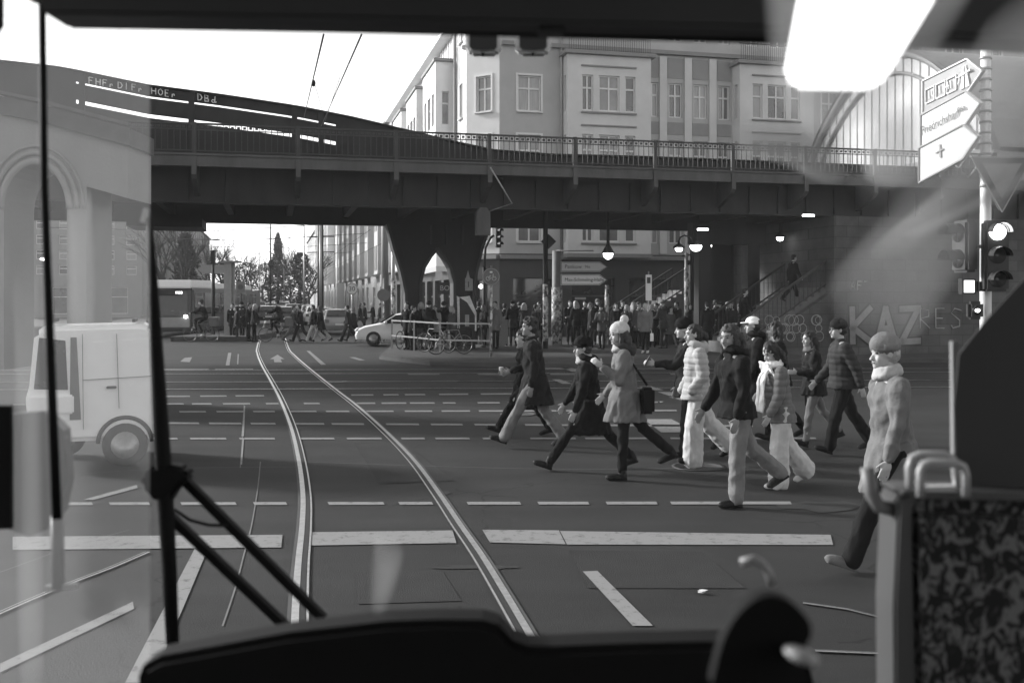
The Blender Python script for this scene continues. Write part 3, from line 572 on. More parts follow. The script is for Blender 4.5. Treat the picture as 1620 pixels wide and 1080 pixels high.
def stair(nm, a0, a1, b0, b1, z0, z1, n, parent):
    m1 = MB()
    for i in range(n):
        t = i / n; lbox(m1, a0 + (a1 - a0) * t, a0 + (a1 - a0) * (i + 1) / n, b0, b1, 0, z0 + (z1 - z0) * (i + 1) / n)
    m1.build('stair', mat('stair_stone', .12, .8, .2), parent, world=True)
    for b in (b0, b1):
        m2 = MB(); p0 = Bp(a0, b, z0 + .95); p1 = Bp(a1, b, z1 + .95); m2.bar(p0, p1, .09, .07); m2.bar(p0 - Vector((0, 0, .8)), p1 - Vector((0, 0, .8)), .05)
        k = int((a1 - a0) / .16)
        for i in range(k + 1): q_ = p0.lerp(p1, i / k); m2.bar(q_, q_ - Vector((0, 0, .85)), .02)
        m2.build('stair_railing', DARKM, parent, world=True)
stair('stair', 11.7, 15.2, 1.35, 4.2, .35, 2.6, 14, stn)
s2 = thing('staircase', 'dark railed staircase climbing to the right behind the waiting crowd', 'staircase', GU(11, 9))
stair('stair', 9.7, 13.2, 9.4, 11.0, .3, 2.4, 14, s2)
gm_ = MB(); gs = MB(); gp_ = MB()
word(gm_, 'KAZ', Bp(apx(1348, .9), .88, 0), U, 1.15, .55, .19, 0, .84); word(gp_, 'KAZ', Bp(apx(1348, .9), .868, 0), U, 1.15, .55, .12, 0, .84)
gm_.build('graffiti', mat('dark_spray', .02, .8, .2), stn, world=True); gp_.build('graffiti', mat('pale_spray', .17, .8, .35, 2.2), stn, world=True)
for k in range(2): gg = MB(); word(gg, ['RES', 'AFZ'][k], Bp(apx([1455, 1345][k], .9), .88, 0), U, [.7, .3][k], [1.0, 2.35][k], .025, 0, .9); gg.build('graffiti', mat('outline_spray', .3, .8, .2), stn, world=True)
for i in range(26):
    r_ = random.Random(i); gs.torus(Bp(12.3 + r_.random() * 2.2, .98, .75 + r_.random() * .0 + (i % 3) * .28), .12 + r_.random() * .07, .012, Matrix.Rotation(ANG, 3, 'Z') @ Matrix.Rotation(R(90), 3, 'X'), 14, 4)
gs.build('graffiti', mat('outline_spray', .36, .8, .2), stn, world=True)
hl = thing('train_hall', 'arched glazed train hall standing on top of the station viaduct', 'train hall', GU(20.5, 6))
HB0, HB1, HZ, HT, HA = -.4, 12.4, 7.2, 11.9, 20.5
hb = [(HB0 + (HB1 - HB0) * i / 24, HZ + (HT - HZ) * math.sin(math.pi * i / 24) ** .75) for i in range(25)]
mb = MB(); mb.prism([Bp(HA, b, z) for b, z in hb], U * .05); mb.build('gable_glazing', mat('hall_glazing', .5, .3, .1, 1), hl, world=True)
mb = MB(); mb.tube([Bp(HA - .1, b, z) for b, z in hb], .16, 6); mb.tube([Bp(HA - .1, 6 + (b - 6) * .86, HZ + (z - HZ) * .84) for b, z in hb], .07, 6)
for i in range(2, 23): b, z = hb[i]; mb.bar(Bp(HA - .03, b, HZ), Bp(HA - .03, b, z), .025)
for i in range(12): mb.bar(Bp(HA - .05, i * 1.05, 6.4), Bp(HA - .05, (i + 1) * 1.05, HZ), .06); mb.bar(Bp(HA - .05, (i + 1) * 1.05, 6.4), Bp(HA - .05, i * 1.05, HZ), .06)
mb.bar(Bp(HA - .1, HB0, HZ), Bp(HA - .1, HB1, HZ), .22); mb.build('gable_frame', TRIM, hl, world=True)
mb = MB()
for (b0, z0), (b1, z1) in zip(hb, hb[1:]): mb.quad(Bp(HA - .3, b0, z0 + .17), Bp(HA - .3, b1, z1 + .17), Bp(48, b1, z1 + .17), Bp(48, b0, z0 + .17))
for (b0, z0), (b1, z1) in zip(hb, hb[1:]): mb.quad(Bp(HA - .3, b0, z0 + .1), Bp(HA - .3, b1, z1 + .1), Bp(48, b1, z1 + .1), Bp(48, b0, z0 + .1))
mb.build('roof', mat('hall_roof', .28, .6, .15), hl, world=True)
mb = MB(); lbox(mb, 20.6, 48, -.1, .1, 6.2, HZ)
for k in range(14): lbox(mb, 20.6 + k * 2, 20.8 + k * 2, -.2, .0, 6.2, HZ)
mb.build('side_wall', mat('hall_wall', .4, .8, .1), hl, world=True)
# ---------------------------------------------------------------- people
CM = lambda n, v, **k: mat(n, v, k.pop('rough', .85), k.pop('var', .22), k.pop('scale', 7), k.pop('bump', .18), bscale=60, spec=.15, **k)
SKIN = mat('skin', .36, .55, .06, 8, spec=.4); SKIND = mat('skin_tan', .22, .55, .06, 8, spec=.4)
CLO = {'black': CM('black_wool', .007), 'dark': CM('dark_cloth', .014), 'char': CM('charcoal_cloth', .035), 'grey': CM('grey_cloth', .07), 'mid': CM('mid_grey_cloth', .13), 'light': CM('light_cloth', .34), 'cream': CM('cream_cloth', .46), 'white': CM('white_cloth', .75, bump=.2), 'jeans': CM('light_denim', .16), 'hair': mat('dark_hair', .010, .65, .4, 40, .5, stretch=(4, 4, .5)), 'hairb': mat('brown_hair', .024, .65, .4, 40, .5, stretch=(4, 4, .5)), 'hairg': mat('grey_hair', .3, .5, .3, 40, .5), 'shoe': mat('shoe_leather', .009, .6, .2, 10, spec=.2), 'shoew': mat('pale_shoe', .5, .6, .1)}
def vox(mb, size, name, m, parent, post=None, smooth_=3):
    me = bpy.data.meshes.new(name + '_src'); me.from_pydata(mb.v, [], mb.f); bm = bmesh.new(); bm.from_mesh(me); bmesh.ops.recalc_face_normals(bm, faces=bm.faces); bm.to_mesh(me); bm.free()
    o = bpy.data.objects.new(name, me); COL.objects.link(o)
    md = o.modifiers.new('r', 'REMESH'); md.mode = 'VOXEL'; md.voxel_size = size
    sm = o.modifiers.new('s', 'SMOOTH'); sm.factor = .6; sm.iterations = smooth_
    dg = bpy.context.evaluated_depsgraph_get(); ev = o.evaluated_get(dg); nm = bpy.data.meshes.new_from_object(ev); o.modifiers.clear(); o.data = nm; nm.name = name
    if post:
        ns = [v.normal.copy() for v in nm.vertices]
        for v, n_ in zip(nm.vertices, ns): v.co = post(v.co, n_)
    for p in nm.polygons: p.use_smooth = True
    nm.materials.clear(); nm.materials.append(m); o.parent = parent; bpy.data.meshes.remove(me); return o
def cap(mb, a, b, r0, r1, n=10):
    """tapered limb with rounded ends"""
    a = Vector(a); b = Vector(b); d = (b - a); L = d.length or 1e-3; d = d / L
    pts = [a - d * r0 * .92, a - d * r0 * .6, a, b, b + d * r1 * .6, b + d * r1 * .92]; mb.tube(pts, [r0 * .35, r0 * .8, r0, r1, r1 * .8, r1 * .35], n); return mb
def rotp(v, ang): return Vector((v.x * math.cos(ang) + v.z * math.sin(ang), v.y, -v.x * math.sin(ang) + v.z * math.cos(ang)))
def FOLD(amp, sc):
    def f(co, n_):
        q = Vector((co.x * sc + co.z * sc * .35, co.y * sc, co.z * sc * .5 - co.x * sc * .3)); return co + n_ * amp * (.35 - 1.5 * abs(noise.noise(q)) + .35 * noise.noise(q * 2.4))
    return f
def puff(amp, step): return lambda co, n_: co + n_ * (amp * (abs(math.sin(math.pi * co.z / step)) ** .5 - .6) + .006 * noise.noise(co * 14))
def person(label, H=1.75, legs=((22, 5), (-20, 25)), arms=((10, 20), (-10, 15)), lean=3, head=(0, 0), sex='m', top=('coat', 'black', .95), leg=('slim', 'dark'), hair=('short', 'hair'), hat=None, scarf=None, shoe='shoe', skin=None, extras=(), det=1, group=None, loc=(0, 0, 0), rz=math.pi, hood=False, hold=None):
    """facing local +X. legs/arms: (swing forward deg, joint flex deg) for (left +Y, right -Y); head: (yaw, nod)"""
    s = H / 1.75; vs = (.012 if det == 1 else .024) * s; T = thing('person', label, 'person', loc, rz, group); skin = skin or SKIN
    sh = .185 if sex == 'm' else .16; hip = .09
    # joints
    hz = .93; J = {}
    for k, sy in ((0, 1), (1, -1)):
        a, fl = legs[k]; a = R(a); b = a - R(fl); h = Vector((0, sy * hip, hz)); kn = h + Vector((math.sin(a), 0, -math.cos(a))) * .44; an = kn + Vector((math.sin(b), 0, -math.cos(b))) * .42
        fp = R(18) if (a > R(8) and fl < 15) else (-R(min(55, fl * .8 + 8)) if a < R(-5) else 0)   # toes up in front, heel up behind
        J[k] = (h, kn, an, fp)
    def sole(k):
        h, kn, an, fp = J[k]; t = rotp(Vector((.17, 0, -.085)), -fp); he = rotp(Vector((-.07, 0, -.085)), -fp); return min(an.z + t.z, an.z + he.z)
    dz = min(sole(0), sole(1))
    for k in J: h, kn, an, fp = J[k]; dv = Vector((0, 0, -dz)); J[k] = (h + dv, kn + dv, an + dv, fp)
    hz -= dz; ln = R(lean); UP = Vector((math.sin(ln), 0, math.cos(ln))); pel = Vector((0, 0, hz)); nb = pel + UP * .56; hc = nb + Vector((.035 + .02 * (head[1] > 10), 0, .165))
    HM = Matrix.Rotation(R(head[0]), 3, 'Z') @ Matrix.Rotation(R(head[1]), 3, 'Y')
    A = {}
    for k, sy in ((0, 1), (1, -1)):
        a, fl = arms[k][:2]; a = R(a); b = a + R(fl); yo = arms[k][2] if len(arms[k]) > 2 else 0
        s0 = nb - UP * .07 + Vector((0, sy * sh, 0)); el = s0 + Vector((math.sin(a), sy * .13, -math.cos(a))).normalized() * .29; wr = el + Vector((math.sin(b), sy * -.12 * yo, -math.cos(b))).normalized() * .25; A[k] = (s0, el, wr, b)
    def sc(mb): mb.v = [(x * s, y * s, z * s) for x, y, z in mb.v]; return mb
    # body: one continuous surface
    m = MB(); hd = lambda x, y, z: hc + HM @ Vector((x, y, z))
    m.ell(hd(-.005, 0, .025), (.098, .076, .098), HM, 16, 12); m.ell(hd(.03, 0, -.045), (.062, .058, .075), HM, 14, 10); m.ell(hd(.07, 0, -.092), (.024, .028, .02), HM)
    cap(m, hd(.088, 0, .0), hd(.108, 0, -.036), .009, .015, 8); m.ell(hd(.082, 0, -.066), (.016, .026, .010), HM); m.ell(hd(.078, 0, .03), (.02, .05, .012), HM)
    for sy in (1, -1): m.ell(hd(-.005, sy * .078, -.005), (.02, .009, .032), HM); m.ell(hd(.062, sy * .036, -.035), (.026, .022, .03), HM)
    cap(m, nb - UP * .05, hc + Vector((-.02, 0, -.05)), .058, .052)
    m.ell(pel + UP * .42, (.105, sh * .95, .17)); m.ell(pel + UP * .2, (.09, .13, .17)); m.ell(pel, (.1, .145, .12))
    for k in (0, 1):
        h, kn, an, fp = J[k]; cap(m, h, kn, .08, .052); cap(m, kn, an, .052, .036); s0, el, wr, b = A[k]; sy = 1 - 2 * k
        cap(m, s0, el, .048, .038); cap(m, el, wr, .038, .026); d = Vector((math.sin(b), 0, -math.cos(b))); sd_ = Vector((0, 1, 0)); nn = d.cross(sd_)
        gone = hold and hold[k] == 'pocket'
        if not gone:
            pc = wr + d * .055; m.ell(pc, (.04, .018, .05), (Matrix((nn, sd_, d)).transposed()))
            if det == 1:
                cv = .5 if not (hold and hold[k] == 'grip') else 1.5
                for f in range(4):
                    o_ = (f - 1.5) * .021; L = (.075, .085, .08, .062)[f]; p0 = wr + d * .09 + nn * o_; d1 = (d + sd_ * -sy * .35 * cv).normalized(); p1 = p0 + d1 * L * .5; d2 = (d1 + sd_ * -sy * .7 * cv).normalized(); cap(m, p0, p1, .0095, .009, 6); cap(m, p1, p1 + d2 * L * .45, .009, .0075, 6)
                t0 = wr + d * .03 + nn * .03 * (1 if True else 0); cap(m, t0, t0 + (d * .7 + nn * .6).normalized() * .055, .012, .009, 6)
    vox(sc(m), (.0085 if det == 1 else .02) * s, 'body', skin, T, smooth_=2)
    # eyes, brows
    if det == 1:
        m = MB()
        for sy in (1, -1): m.ell(hd(.081, sy * .033, .008), (.012, .014, .006), HM, 8, 6); m.bar(hd(.091, sy * .02, .03), hd(.078, sy * .055, .032), .007, .010)
        sc(m).build('eyes', CLO['hair'], T)
        m = MB(); m.ell(hd(.092, 0, -.064), (.011, .024, .005), HM, 10, 6); sc(m).build('mouth', mat('lips', .12, .5, .1), T)
    # trousers
    st_, lc = leg[:2]
    if st_ != 'none':
        rs = {'slim': (.095, .066, .056), 'reg': (.105, .08, .078), 'wide': (.118, .118, .135)}[st_]; m = MB(); m.ell(pel + Vector((0, 0, -.02)), (.125, .165, .13))
        for k in (0, 1):
            h, kn, an, fp = J[k]; cap(m, h, kn, rs[0], rs[1]); e = an + (an - kn).normalized() * (-.03 if st_ == 'slim' else .0); cap(m, kn, e, rs[1], rs[2])
        vox(sc(m), vs, 'trousers', CLO[lc], T, FOLD(.017 if det == 1 else .008, 9))
    # shoes
    for k in (0, 1):
        h, kn, an, fp = J[k]; Q = lambda x, y, z: an + rotp(Vector((x, y, z)), -fp); m = MB(); M_ = Matrix.Rotation(-fp, 3, 'Y')
        cap(m, Q(0, 0, .05), Q(-.01, 0, -.03), .048, .05); m.ell(Q(.07, 0, -.045), (.13, .045, .04), M_); m.ell(Q(.13, 0, -.055), (.07, .044, .028), M_); m.box(Q(.055, 0, -.072), (.235, .075, .024), M=M_)
        vox(sc(m), vs * .9, 'shoe', CLO[shoe], T, smooth_=2)
    # top garment
    kind, tc, hem = top; m = MB(); pf = kind == 'puffer'; g_ = .03 if pf else .018
    zt_ = nb.z - .01; base = pel + UP * .40
    m.ell(nb - UP * .17, (.125 + g_, sh + .045, .17)); m.ell(pel + UP * .18, (.12 + g_, .155 + g_, .2)); cap(m, nb - UP * .09, nb - UP * .01, .1, .075 + g_ * .3)
    m.tube([nb - UP * .25, pel + UP * .1, pel + UP * (-.05)], [.135 + g_, .13 + g_, .14 + g_], 16, flat=1.0)
    hemz = hz - hem * .44 if hem > 0 else hz - .02
    if hem > 0:
        n = 6; sp = max(abs(J[0][1].x), abs(J[1][1].x)); pts = []; rr = []
        for i in range(n + 1): t = i / n; pts.append(pel + Vector((0, 0, .08 - (.08 + hem * .44) * t))); rr.append(.145 + g_ + (.02 + sp * .28 * hem) * t)
        # skirt of the coat: elliptic rings widened fore and aft by the stride
        vsk = []; q_ = 16
        for i in range(n + 1):
            t = i / n
            for j in range(q_):
                an_ = 2 * math.pi * j / q_; vsk.append(pts[i] + Vector((math.cos(an_) * (rr[i] + sp * .25 * t * hem), math.sin(an_) * (.165 + g_ + .02 * t), 0)))
        m.add(vsk, [(i * q_ + j, i * q_ + (j + 1) % q_, (i + 1) * q_ + (j + 1) % q_, (i + 1) * q_ + j) for i in range(n) for j in range(q_)] + [tuple(range(q_))[::-1], tuple(n * q_ + j for j in range(q_))])
    else: m.ell(pel + UP * .02, (.14 + g_, .17 + g_, .09))
    for k in (0, 1):
        s0, el, wr, b = A[k]; cap(m, s0, el, .07 + g_ * .6, .056 + g_ * .5); cap(m, el, wr - (wr - el) * .06, .056 + g_ * .5, .04 + g_ * .5)
    post = puff(.011, .075) if pf else FOLD(.024 if det == 1 else .01, 9)
    vox(sc(m), vs, 'jacket' if hem < .3 else 'coat', CLO[tc], T, post)
    if hood:
        m = MB(); M_ = Matrix.Rotation(R(-20), 3, 'Y'); m.torus(nb + Vector((-.03, 0, .03)), .095, .05, M_, 16, 8); m.ell(nb + Vector((-.1, 0, .0)), (.07, .11, .09)); vox(sc(m), vs, 'hood', CLO[tc if hood is True else hood], T, FOLD(.012, 10))
    elif top[0] == 'coat' and det == 1:
        m = MB(); m.torus(nb + Vector((.0, 0, .03)), .075, .025, Matrix.Rotation(R(12), 3, 'Y'), 16, 6); vox(sc(m), vs * .8, 'collar', CLO[tc], T)
    # hair and hats
    hk, hm = hair
    if hk != 'none':
        m = MB(); m.ell(hd(-.02, 0, .052), (.104, .088, .088), HM, 16, 10); m.ell(hd(-.045, 0, .0), (.078, .085, .09), HM, 14, 10)
        if hk == 'curly':
            rn = random.Random(5)
            for i in range(26): a = rn.uniform(0, 6.28); e = rn.uniform(.1, 1.3); m.ell(hd(-.02 + .095 * math.cos(a) * math.cos(e), .085 * math.sin(a) * math.cos(e), .06 + .085 * math.sin(e)), .024, None, 6, 5)
        if hk == 'long':
            for i in range(5): y = (i - 2) * .038; m.tube([hd(-.05, y, .04), hd(-.085, y * 1.15, -.06), hd(-.08, y * 1.3, -.17), hd(-.07, y * 1.2, -.25)], [.04, .045, .04, .015], 8)
            for sy in (1, -1): m.tube([hd(.0, sy * .075, .04), hd(.0, sy * .085, -.07), hd(.01, sy * .09, -.17)], [.025, .03, .012], 8)
        if hk == 'pony': m.ell(hd(-.115, 0, .04), .032); m.tube([hd(-.12, 0, .04), hd(-.165, 0, .0), hd(-.165, 0, -.09), hd(-.14, 0, -.16)], [.025, .04, .035, .01], 8)
        if hk == 'bun': m.ell(hd(-.1, 0, .09), .045)
        vox(sc(m), vs * .9, 'hair', CLO[hm], T, FOLD(.02, 26) if hk != 'short' else FOLD(.01, 30), smooth_=2)
    if hat:
        ht, hc_ = hat; m = MB()
        if ht in ('beanie', 'bobble'):
            m.ell(hd(-.012, 0, .065), (.117, .1, .1), HM, 16, 12); m.tube([hd(-.016, 0, .03), hd(-.012, 0, .075)], [.112, .113], 18, flat=.86)
            if ht == 'bobble': m.ell(hd(-.07, 0, .185), .05)
            f = (lambda co, n_: co + n_ * .004 * math.sin(math.atan2(co.y, co.x - hc.x * s) * 40)) if det == 1 else None
            vox(sc(m), vs * .8, 'hat', CLO[hc_], T, f, 2)
        else:
            m.ell(hd(-.01, 0, .068), (.11, .09, .075), HM, 16, 10); m.tube([hd(-.01, 0, .03), hd(-.01, 0, .07)], [.107, .107], 16, flat=.84); m.ell(hd(.11, 0, .045), (.075, .062, .012), HM)
            vox(sc(m), vs * .7, 'cap', CLO[hc_], T, None, 2)
    if scarf:
        m = MB(); m.torus(nb + Vector((.01, 0, .05)), .07, .036, Matrix.Rotation(R(10), 3, 'Y'), 16, 8); m.torus(nb + Vector((.01, 0, .015)), .085, .036, Matrix.Rotation(R(14), 3, 'Y'), 16, 8)
        if 'tail' in extras:
            for y in (.06, -.02): m.tube([nb + Vector((.09, y, .02)), nb + Vector((.19, y * 1.4, -.15)), nb + Vector((.21, y * 1.6, -.4)), nb + Vector((.22, y * 1.5, -.56))], [.03, .045, .045, .05], 8, flat=.5)
            m.prism([nb + Vector((.13, .12, .05)), nb + Vector((.15, -.1, .06)), nb + Vector((.02, -.24, -.2)), nb + Vector((.0, .2, -.22))], (.03, 0, .0))
        vox(sc(m), vs * .9, 'scarf', CLO[scarf], T, FOLD(.014, 14))
    s0, el, wr, b = A[0]; s1, el1, wr1, b1 = A[1]
    if 'glasses' in extras and det == 1:
        m = MB()
        for sy in (1, -1): m.torus(hd(.1, sy * .036, .008), .026, .0035, HM @ Matrix.Rotation(R(90), 3, 'Y'), 12, 5); m.bar(hd(.1, sy * .062, .012), hd(.0, sy * .08, .012), .004)
        m.bar(hd(.102, -.012, .01), hd(.102, .012, .01), .004); sc(m).build('glasses', mat('glasses_frame', .03, .3, .1), T)
    if 'phone' in extras: m = MB(); q_ = wr + Vector((math.sin(b), 0, -math.cos(b))) * .1; m.box(q_ + Vector((.01, 0, .03)), (.012, .075, .15), M=Matrix.Rotation(-.5, 3, 'Y')); sc(m).build('phone', BLACK, T, bevel=.004)
    if 'cup' in extras: m = MB(); q_ = wr1 + Vector((math.sin(b1), 0, -math.cos(b1))) * .1; m.lathe([(.028, -.05), (.04, .07), (.042, .075), (.03, .085)], q_); sc(m).build('cup', CLO['white'], T)
    for ex in extras:
        if ex in ('bagb', 'bagw', 'handbag', 'camera'):
            m = MB(); ha = 0
            if ex == 'bagw': q_ = wr + Vector((0, .02, -.1)); m.prism([q_ + Vector((-.13, -.03, -.36)), q_ + Vector((.13, -.03, -.36)), q_ + Vector((.11, -.03, -.08)), q_ + Vector((-.11, -.03, -.08))], (0, .09, 0)); m.tube([q_ + Vector((-.06, 0, -.08)), q_ + Vector((0, 0, .03)), q_ + Vector((.06, 0, -.08))], .008, 6); sc(m).build('carrier_bag', CLO['white'], T, bevel=.01)
            elif ex == 'bagb': q_ = pel + Vector((-.25, .1, -.02)); m.box(q_, (.15, .22, .3)); sc(m).build('shoulder_bag', CLO['black'], T, bevel=.03); m = MB(); m.tube([q_ + Vector((0, -.0, .17)), nb + Vector((-.02, .12, -.02)), nb + Vector((.1, -.05, -.2))], .015, 6); sc(m).build('strap', CLO['black'], T)
            elif ex == 'handbag': q_ = wr1 + Vector((-.03, -.02, -.2)); m.box(q_, (.26, .09, .2)); m.tube([q_ + Vector((-.09, 0, .1)), q_ + Vector((0, 0, .22)), q_ + Vector((.09, 0, .1))], .009, 6); sc(m).build('handbag', CLO['black'], T, bevel=.02)
            else: q_ = nb + Vector((.17, 0, -.33)); m.box(q_, (.06, .13, .09)); m.tube([q_, q_ + Vector((.08, 0, 0))], [.035, .032], 10); sc(m).build('camera_body', BLACK, T)
    return T
def at(px, py): v = G(px, py); return (v.x, v.y, 0)
# people on the crossing, walking to the left
TOL = math.pi
person('curly haired man in knee-length dark overcoat and light trousers', 1.80, ((30, 3), (-18, 18)), ((-8, 18), (10, 60)), 4, (12, -2), 'm', ('coat', 'dark', .72), ('reg', 'jeans'), ('curly', 'hair'), skin=SKIND, loc=at(846, 707), rz=TOL - .05, hold=('open', 'grip'))
person('woman in a long black coat and boots walking half hidden beside the curly haired man', 1.62, ((34, 4), (-22, 10)), ((5, 15), (5, 75)), 3, (0, 5), 'f', ('coat', 'black', 1.0), ('slim', 'black'), ('bun', 'hairb'), scarf='mid', extras=('cup',), loc=at(832, 690), rz=TOL + .05, hold=('pocket', 'grip'))
person('man in black beanie, glasses, pale scarf and long black hooded coat', 1.70, ((38, 4), (-34, 12)), ((10, 12), (20, 14)), 5, (8, 3), 'm', ('coat', 'black', .80), ('slim', 'black'), ('short', 'hair'), ('beanie', 'black'), 'light', extras=('glasses',), hood=True, loc=at(932, 742), rz=TOL)
person('woman in a cream bobble hat and grey parka holding her bag strap', 1.74, ((4, 3), (-32, 18)), ((12, 118, .5), (0, 45)), 3, (10, 2), 'f', ('coat', 'mid', .62), ('slim', 'black'), ('long', 'hairb'), ('bobble', 'cream'), 'light', extras=('bagb',), hood='char', loc=at(988, 757), rz=TOL, hold=('grip', 'open'))
person('man in dark cap and dark jacket behind the pale puffer jacket, phone in hand', 1.76, ((6, 2), (-20, 25)), ((40, 55), (5, 10)), 4, (0, 4), 'm', ('coat', 'dark', .35), ('reg', 'black'), ('short', 'hair'), ('beanie', 'black'), extras=('phone',), loc=at(1090, 722), rz=TOL, hold=('grip', 'open'))
person('woman with a ponytail in a pale quilted jacket and wide white trousers', 1.70, ((9, 7), (-22, 24)), ((-8, 50, .4), (2, 30)), 2, (5, 0), 'f', ('puffer', 'light', .22), ('wide', 'cream'), ('pony', 'hair'), hood=True, loc=at(1103, 738), rz=TOL + .1, hold=('pocket', 'pocket'))
person('broad man with long dark hair in black jacket and light jeans nearest the stop line', 1.78, ((6, 5), (-26, 26)), ((0, 16), (14, 20)), 5, (28, 6), 'm', ('jacket', 'black', .16), ('reg', 'jeans'), ('long', 'hairb'), hood=True, skin=SKIND, loc=at(1166, 799), rz=TOL + .25)
person('woman with bowed head, big white scarf and wide cream trousers', 1.56, ((5, 4), (-16, 22)), ((8, 20), (14, 35)), 6, (15, 26), 'f', ('puffer', 'mid', .30), ('wide', 'cream'), ('long', 'hair'), None, 'white', 'shoew', extras=('tail',), loc=at(1233, 770), rz=TOL + .15)
person('person in a white baseball cap and black hooded jacket, second row of walkers', 1.76, ((15, 5), (-18, 20)), ((8, 12), (-5, 20)), 3, (0, 0), 'm', ('jacket', 'black', .2), ('reg', 'dark'), ('short', 'hair'), ('cap', 'white'), hood=True, shoe='shoew', loc=at(1197, 695), rz=TOL)
person('dark haired woman in black glancing ahead behind the head bowed woman', 1.70, ((15, 5), (-18, 20)), ((8, 12), (-5, 20)), 3, (-10, 0), 'f', ('jacket', 'black', .25), ('slim', 'black'), ('long', 'hair'), None, 'light', loc=at(1232, 697), rz=TOL)
person('small dark haired woman in dark jacket and faded jeans carrying a black handbag', 1.58, ((14, 6), (-26, 14)), ((10, 85), (-20, 20)), 4, (10, 0), 'f', ('jacket', 'dark', .3), ('slim', 'jeans'), ('long', 'hair'), None, 'mid', extras=('handbag',), loc=at(1287, 707), rz=TOL + .1)
person('stout man in a dark beanie, glasses, grey quilted jacket and black trousers', 1.75, ((16, 5), (-22, 12)), ((-26, 10), (14, 30)), 3, (6, 0), 'm', ('puffer', 'char', .12), ('reg', 'black'), ('short', 'hair'), ('beanie', 'dark'), None, extras=('glasses',), loc=at(1333, 718), rz=TOL)
person('person in grey knitted hat and long light grey coat stepping in nearest the seat', 1.80, ((26, 6), (-20, 16)), ((4, 12), (-4, 14)), 3, (12, 2), 'm', ('coat', 'mid', .72), ('reg', 'black'), ('short', 'hairg'), ('beanie', 'mid'), 'light', 'mid', loc=at(1412, 900), rz=TOL)
# waiting and strolling people further off: a few sculpted once, then copied with other clothes
proto = []
PR = [dict(legs=((2, 0), (-2, 0)), arms=((2, 8), (-2, 10)), top=('coat', 'black', .6), hair=('short', 'hair')), dict(legs=((3, 2), (-3, 0)), arms=((15, 70), (5, 15)), sex='f', top=('jacket', 'dark', .3), hair=('long', 'hairb'), leg=('slim', 'dark')),
      dict(legs=((24, 5), (-22, 20)), arms=((-14, 15), (14, 20)), top=('jacket', 'dark', .25), hair=('short', 'hair'), leg=('reg', 'dark')), dict(legs=((26, 5), (-24, 20)), arms=((10, 12), (-12, 20)), sex='f', top=('coat', 'dark', .7), hair=('long', 'hair'), scarf='light', leg=('slim', 'black')),
      dict(legs=((2, 0), (-3, 0)), arms=((20, 60), (20, 60)), top=('coat', 'char', .5), hair=('none', 'hair'), hat=('beanie', 'dark'), hood=True), dict(legs=((2, 0), (-2, 0)), arms=((4, 10), (0, 12)), top=('puffer', 'mid', .4), leg=('slim', 'black'), hair=('short', 'hairg'), extras=('bagw',), shoe='shoew')]
used = set()
def crowd(kind, px, py, label, H=1.72, face=180, top=None, leg=None, hair=None, group=None):
    v = G(px, py, .12 if py < 0 else 0); loc = (v.x, v.y, 0)
    while len(proto) <= kind: proto.append(None)
    if proto[kind] is None: proto[kind] = person(label, 1.75, det=0, loc=loc, rz=R(face), **PR[kind]); o = proto[kind]; o.scale = (H / 1.75,) * 3
    else: o = copy_tree(proto[kind], loc, R(face), H / 1.75)
    o.rotation_euler.z += R(((px * 37) % 50) - 25) if not group else 0; o['label'] = label; o['group'] = group or 'pedestrians around the far kerb'
    for part, m in (('coat', top), ('jacket', top), ('hood', top), ('trousers', leg), ('hair', hair), ('hat', hair)):
        if m: recolour(o, part, CLO[m])
    return o
KZ = .12
def kerbed(o): o.location.z = KZ; return o
